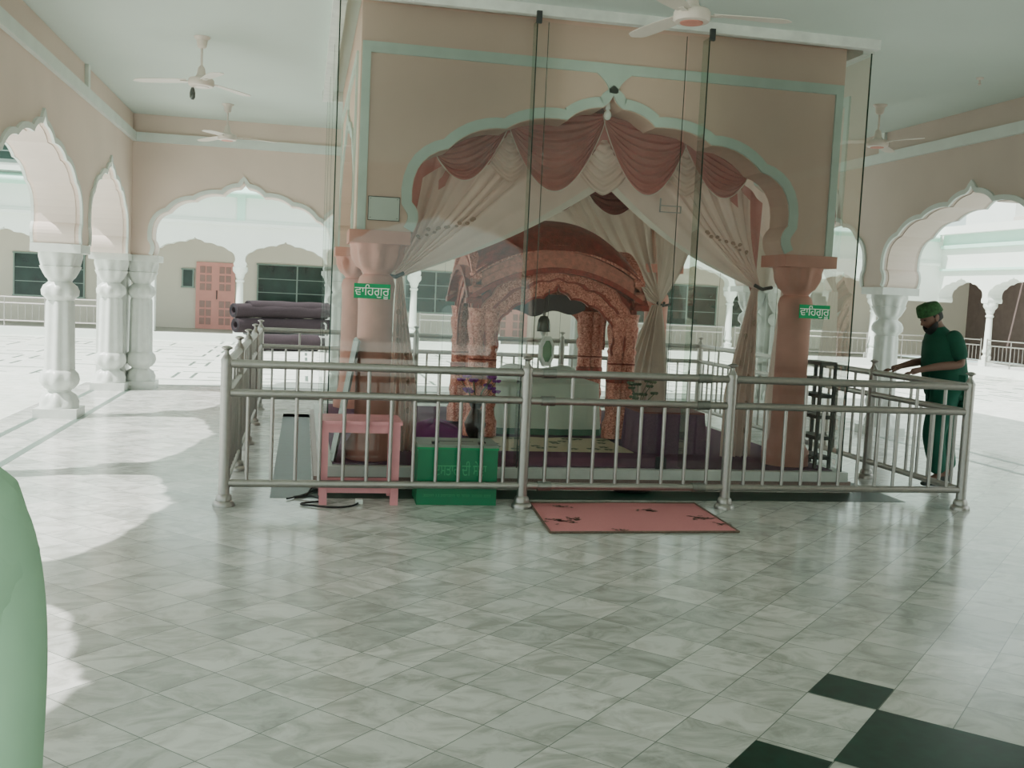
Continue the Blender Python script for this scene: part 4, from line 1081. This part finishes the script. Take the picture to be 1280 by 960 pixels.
def head_parts(t, hc, fwd, mt, tilt=0.25, s=1.0, beard=True, cap=True):
    """face detail around head centre hc, looking along fwd (unit, horizontal) tilted down by tilt"""
    f = Vector(fwd).normalized(); r = f.cross(Vector((0,0,1))).normalized(); u = Vector((0,0,1))
    q = Matrix.Rotation(-tilt, 3, r); f = q @ f; u = q @ u
    def W(a, b, c): return Vector(hc) + (f*a + r*b + u*c)*s
    # head mesh: profile-shaped ellipsoid with brow, nose, chin
    def hp(U, V):
        th_ = 2*PI*U; ph = PI*(V-.5)
        cf = math.cos(th_)*math.cos(ph); cr = math.sin(th_)*math.cos(ph); cu = math.sin(ph)
        ax, bx_, cz = .098, .076, .122
        x, y, z = ax*cf, bx_*cr, cz*cu
        if cu < 0: x *= 1-.18*cu*cu; y *= 1-.35*cu*cu
        if cf > 0:
            front = cf**2*max(0,1-abs(cr)*3.0)
            x += .026*front*math.exp(-((z+.02)/.02)**2)           # nose
            x += .006*front*math.exp(-((z-.028)/.014)**2)          # brow
            x -= .008*math.exp(-((z-.008)/.012)**2)*math.exp(-((abs(y)-.03)/.014)**2)  # sockets
            x += .008*front*math.exp(-((z+.062)/.01)**2)           # lips
            x += .014*front*math.exp(-((z+.1)/.018)**2)            # chin
        return W(x, y, z)
    obj('head', MB().grid(hp, 48, 40), mt, t, True)
    for sd in (-1,1):
        obj('ear', MB().lathe([(.002,-.012),(.02,-.008),(.024,0),(.018,.008),(.002,.01)], 14).xform(Matrix.Translation(W(-.005,sd*.078,-.01)) @ Matrix.Rotation(PI/2,4,'X') @ Matrix.Scale(1.5,4,(0,1,0))), mt, t, True)
        obj('eye', MB().lathe([(.001,-.009),(.009,0),(.001,.009)], 10, W(.083,sd*.03,.01)), M['hair'], t, True)
    obj('mouth', MB().tube([W(.088,-.02,-.066),W(.098,0,-.066),W(.088,.02,-.066)], .003, 6), M['hair'], t, True)
    def hr(U, V):
        th_ = 2*PI*U; k = V
        ph = PI*(.5-.62*k); cf = math.cos(th_)*math.cos(ph); cr = math.sin(th_)*math.cos(ph); cu = math.sin(ph)
        if cf > .2 and cu < .45: cu = .45; m_ = math.sqrt(1-cu*cu); nn = math.hypot(cf,cr) or 1; cf, cr = cf/nn*m_, cr/nn*m_
        return W(.104*cf-.004, .083*cr, .13*cu)
    obj('hair', MB().grid(hr, 40, 16), M['hair'], t, True)
    if beard:
        def bd(U, V):
            a = -1.6+3.2*U; z = -.06-.07*V-.03*abs(a/1.6)**2*-1.2; rad = 1-.35*V*V
            return W((.1+.012*V)*math.cos(a)*rad+.004, .082*math.sin(a)*rad, z-(.012*math.cos(a)))
        obj('beard', MB().grid(bd, 30, 8), M['hair'], t, True)
    if cap:
        cm_ = MB(); prof = [(.112,.025),(.116,.03),(.11,.075),(.098,.115),(.085,.125),(.03,.132),(.002,.133)]
        n = 36; vs = []
        for rr_, zz in prof:
            for k in range(n): a = 2*PI*k/n; vs.append(W(rr_*math.cos(a)*1.0-.008, rr_*math.sin(a)*.84, zz+.012*math.cos(a)))
        cm_.add(vs, [(i*n+k,i*n+(k+1)%n,(i+1)*n+(k+1)%n,(i+1)*n+k) for i in range(len(prof)-1) for k in range(n)])
        obj('cap', cm_, M['cap'], t, True)

# man leaning on the side railing, facing left
man = thing('person', 'man in a green cap and dark green clothes leaning on the right side railing', 'person', (0,0,0))
YM = 1.1
J = {'pelvis':((6.22,YM,.9),(.13,.15)), 'waist':((6.2,YM,1.02),(.12,.14)), 'chest':((6.16,YM,1.18),(.1,.13)), 'upper':((6.12,YM,1.31),(.06,.1)), 'neck':((6.07,YM,1.43),.052), 'skull':((6.03,YM,1.5),.06)}
E_ = [('pelvis','waist'),('waist','chest'),('chest','upper'),('upper','neck'),('neck','skull')]
arms = {-1:((6.13,YM-.17,1.35),(6.19,YM-.23,1.11),(5.98,YM-.2,1.085),(5.82,YM-.18,1.05)), 1:((6.13,YM+.17,1.35),(6.17,YM+.23,1.12),(5.96,YM+.16,1.09),(5.8,YM+.12,1.055))}
for s_, (sh_, el, mid_, wr) in arms.items():
    n = 'L' if s_ > 0 else 'R'
    J['sh'+n] = (sh_,.045); J['el'+n] = (el,.043); J['mid'+n] = (mid_,.038); J['wr'+n] = (wr,.026)
    tip = Vector((5.72, wr[1]+.0, 1.025)); J['pa'+n] = (tip, (.036,.018))
    E_ += [('upper','sh'+n),('sh'+n,'el'+n),('el'+n,'mid'+n),('mid'+n,'wr'+n),('wr'+n,'pa'+n)]
legs = {-1:((6.15,YM-.09,.86),(6.05,YM-.09,.48),(6.14,YM-.09,.09),(6.01,YM-.1,.035)), 1:((6.25,YM+.09,.86),(6.27,YM+.1,.47),(6.37,YM+.1,.1),(6.25,YM+.11,.035))}
for s_, (hp_, kn, an, to) in legs.items():
    n = 'L' if s_ > 0 else 'R'
    J['hp'+n] = (hp_,.09); J['kn'+n] = (kn,.055); J['an'+n] = (an,.038); J['to'+n] = (to,(.04,.028))
    E_ += [('pelvis','hp'+n),('hp'+n,'kn'+n),('kn'+n,'an'+n),('an'+n,'to'+n)]
body = skin('body', J, E_, M['skin'], man, 2)
for s_ in (-1,1):
    wr = arms[s_][3]; finger_set(body, M['skin'], (wr[0]-.03,wr[1],wr[2]-.01), (-1,0,-.28), (-.28,0,1), (0,-s_*1.0,0), .75)
head_parts(man, (5.995,YM,1.515), (-1,0,0), M['skin'], .52, 1.0)
# shirt: torso tube + short sleeves
secs = [((6.215,.79),.17,.19),((6.21,.82),.185,.2),((6.2,.9),.19,.2),((6.17,1.04),.195,.205),((6.15,1.18),.18,.205),((6.125,1.29),.15,.2),((6.105,1.36),.11,.16),((6.085,1.405),.07,.09),((6.07,1.43),.056,.062)]
def torso(u, v):
    a = 2*PI*u; k = v*(len(secs)-1); i = min(int(k), len(secs)-2); f_ = k-i; A_, B_ = secs[i], secs[i+1]
    f_ = f_*f_*(3-2*f_)*.5+f_*.5
    cx = A_[0][0]+(B_[0][0]-A_[0][0])*f_; cz = A_[0][1]+(B_[0][1]-A_[0][1])*f_; rx = A_[1]+(B_[1]-A_[1])*f_; ry = A_[2]+(B_[2]-A_[2])*f_
    w_ = 1+.018*math.sin(a*4+v*11)*(1-v)
    return (cx+rx*math.cos(a)*w_, YM+ry*math.sin(a)*w_, cz+.02*math.cos(a)*(v-.5))
obj('shirt', MB().grid(torso, 56, 40), M['shirt'], man, True)
for s_ in (-1,1):
    sh_, el = Vector(arms[s_][0]), Vector(arms[s_][1])
    skin('sleeve', {'z':(sh_+Vector((0,-s_*.06,0)),.075),'a':(sh_,.08),'b':(sh_.lerp(el,.5),.076),'c':(sh_.lerp(el,.9),.07)}, [('z','a'),('a','b'),('b','c')], M['shirt'], man, 2)
JT = {'pelvis':((6.22,YM,.88),(.15,.165))}; ET = []
for s_ in (-1,1):
    hp_, kn, an, to = [Vector(v) for v in legs[s_]]; n = 'L' if s_ > 0 else 'R'
    JT['hp'+n] = (hp_,.135); JT['th'+n] = (hp_.lerp(kn,.5),.125); JT['kn'+n] = (kn,.108); JT['ca'+n] = (kn.lerp(an,.5),.092); JT['an'+n] = (an+Vector((0,0,.02)),.072)
    ET += [('pelvis','hp'+n),('hp'+n,'th'+n),('th'+n,'kn'+n),('kn'+n,'ca'+n),('ca'+n,'an'+n)]
skin('trousers', JT, ET, M['trouser'], man, 2)
for s_ in (-1,1):
    to = Vector(legs[s_][3]); an = Vector(legs[s_][2])
    skin('sock', {'a':((an.x+.02,an.y,.045),(.045,.045)),'b':((an.x-.05,an.y,.04),(.042,.038)),'c':((to.x,to.y,.028),(.044,.026)),'d':((to.x-.05,to.y,.022),(.035,.02))}, [('a','b'),('b','c'),('c','d')], M['shoe'], man, 2)

# bystander at the left picture edge, seen from behind: only shoulder, back and sleeve are in view
bx_, by_ = -.012, -6.05
p2 = thing('person', 'person in a light green kurta close by, cut off by the left picture edge', 'person', (0,0,0)); p2.scale = (1,1,1.03)
J = {'pelvis':((bx_,by_,.84),(.13,.1)), 'waist':((bx_,by_,.97),(.12,.1)), 'chest':((bx_,by_,1.14),(.15,.1)), 'upper':((bx_,by_,1.24),(.12,.08)), 'neck':((bx_,by_+.02,1.33),.048), 'skull':((bx_,by_+.03,1.42),.055)}
E_ = [('pelvis','waist'),('waist','chest'),('chest','upper'),('upper','neck'),('neck','skull')]
for s_, n in ((-1,'L'),(1,'R')):
    J['sh'+n] = ((bx_+s_*.17,by_,1.24),.055); J['el'+n] = ((bx_+s_*.2,by_-.03,.98),.042); J['wr'+n] = ((bx_+s_*.19,by_+.06,.76),.028); J['pa'+n] = ((bx_+s_*.185,by_+.08,.68),(.02,.036))
    J['hp'+n] = ((bx_+s_*.09,by_,.8),.08); J['kn'+n] = ((bx_+s_*.1,by_,.44),.055); J['an'+n] = ((bx_+s_*.1,by_-.02,.08),.038); J['to'+n] = ((bx_+s_*.11,by_+.12,.03),(.04,.026))
    E_ += [('upper','sh'+n),('sh'+n,'el'+n),('el'+n,'wr'+n),('wr'+n,'pa'+n),('pelvis','hp'+n),('hp'+n,'kn'+n),('kn'+n,'an'+n),('an'+n,'to'+n)]
b2 = skin('body', J, E_, M['skin2'], p2, 2)
for s_ in (-1,1): finger_set(b2, M['skin2'], (bx_+s_*.187,by_+.07,.72), (0,.12,-1), (s_,0,0), (0,1,0), .35)
head_parts(p2, (bx_,by_+.05,1.44), (0,1,0), M['skin2'], .1, .95, False, False)
def kurta(u, v):
    # one continuous garment body: shoulders to knees, elliptical sections
    a = 2*PI*u
    zz = [1.305,1.29,1.25,1.18,1.05,.92,.75,.6,.48]; wx = [.07,.17,.215,.235,.235,.225,.25,.27,.285]; wy = [.06,.085,.12,.14,.14,.14,.16,.18,.2]
    k = v*(len(zz)-1); i = min(int(k), len(zz)-2); f_ = k-i
    f_ = f_*f_*(3-2*f_)*.6+f_*.4; z, rx, ry = zz[i]+(zz[i+1]-zz[i])*f_, wx[i]+(wx[i+1]-wx[i])*f_, wy[i]+(wy[i+1]-wy[i])*f_
    w_ = 1+.025*math.sin(a*5+v*9)*v+.014*math.sin(a*11+v*14)*min(1,v*4)
    return (bx_+rx*math.cos(a)*w_, by_+ry*math.sin(a)*w_, z+.01*math.sin(a*2))
k_ = obj('kurta', MB().grid(kurta, 64, 48), M['kurta'], p2, True)
JS = {}; 
for s_, n in ((-1,'L'),(1,'R')):
    JS = {'a':((bx_+s_*.13,by_,1.245),.062), 'b':((bx_+s_*.175,by_,1.215),.07), 'c':((bx_+s_*.19,by_-.01,1.1),.066), 'd':((bx_+s_*.195,by_-.03,.98),.058), 'e':((bx_+s_*.185,by_+.03,.84),.05)}
    skin('sleeve', JS, [('a','b'),('b','c'),('c','d'),('d','e')], M['kurta'], p2, 3)
JT = {'pelvis':((bx_,by_,.8),(.14,.12))}; ET = []
for s_, n in ((-1,'L'),(1,'R')):
    JT['hp'+n] = ((bx_+s_*.09,by_,.76),.1); JT['kn'+n] = ((bx_+s_*.1,by_,.44),.085); JT['an'+n] = ((bx_+s_*.1,by_-.02,.1),.065); ET += [('pelvis','hp'+n),('hp'+n,'kn'+n),('kn'+n,'an'+n)]
skin('trousers', JT, ET, M['mintcloth'], p2, 2)

# ------------------------------------------------------------------ light
sd = bpy.data.lights.new('sun', 'SUN'); sd.energy = 5.0; sd.angle = .012; sd.color = (1.0,.985,.95)
so_ = bpy.data.objects.new('sun', sd); C.objects.link(so_)
so_.rotation_euler = Vector((.68,.23,-1)).to_track_quat('-Z','Y').to_euler(); so_.location = (-8,-3,12)
w = bpy.data.worlds.new('sky'); bpy.context.scene.world = w; w.use_nodes = True; nt = w.node_tree
bg = nt.nodes['Background']; tc = nt.nodes.new('ShaderNodeTexCoord'); sx_ = nt.nodes.new('ShaderNodeSeparateXYZ')
nt.links.new(tc.outputs['Generated'], sx_.inputs[0]); rp = nt.nodes.new('ShaderNodeValToRGB')
rp.color_ramp.elements[0].position = 0; rp.color_ramp.elements[0].color = (.60,.78,.72,1)
rp.color_ramp.elements[1].position = .6; rp.color_ramp.elements[1].color = (.84,.92,.90,1)
nt.links.new(sx_.outputs[2], rp.inputs['Fac']); nt.links.new(rp.outputs['Color'], bg.inputs['Color']); bg.inputs['Strength'].default_value = 1.15

# ------------------------------------------------------------------ camera
cd = bpy.data.cameras.new('camera'); cam = bpy.data.objects.new('camera', cd); C.objects.link(cam)
yaw, pitch, rollv, F = .2023, .0846, .047, 1289.77
fv = Vector((math.sin(yaw)*math.cos(pitch), math.cos(yaw)*math.cos(pitch), -math.sin(pitch)))
rv = Vector((math.cos(yaw), -math.sin(yaw), 0)); uv = rv.cross(fv)
r2 = rv*math.cos(rollv)+uv*math.sin(rollv); u2 = r2.cross(fv)
cam.matrix_world = Matrix(((r2.x,u2.x,-fv.x,.4971),(r2.y,u2.y,-fv.y,-7.2239),(r2.z,u2.z,-fv.z,1.5219),(0,0,0,1)))
cd.sensor_width = 36; cd.lens = F*36/1280; cd.clip_start = .05; cd.clip_end = 200
S = bpy.context.scene; S.camera = cam
S.cycles.max_bounces = 10; S.cycles.diffuse_bounces = 5; S.cycles.glossy_bounces = 4; S.cycles.transparent_max_bounces = 24
S.cycles.use_denoising = True; S.cycles.sample_clamp_indirect = 6; S.cycles.caustics_reflective = False; S.cycles.caustics_refractive = False
S.view_settings.view_transform = 'AgX'; S.view_settings.exposure = .95; S.view_settings.look = 'AgX - Base Contrast'
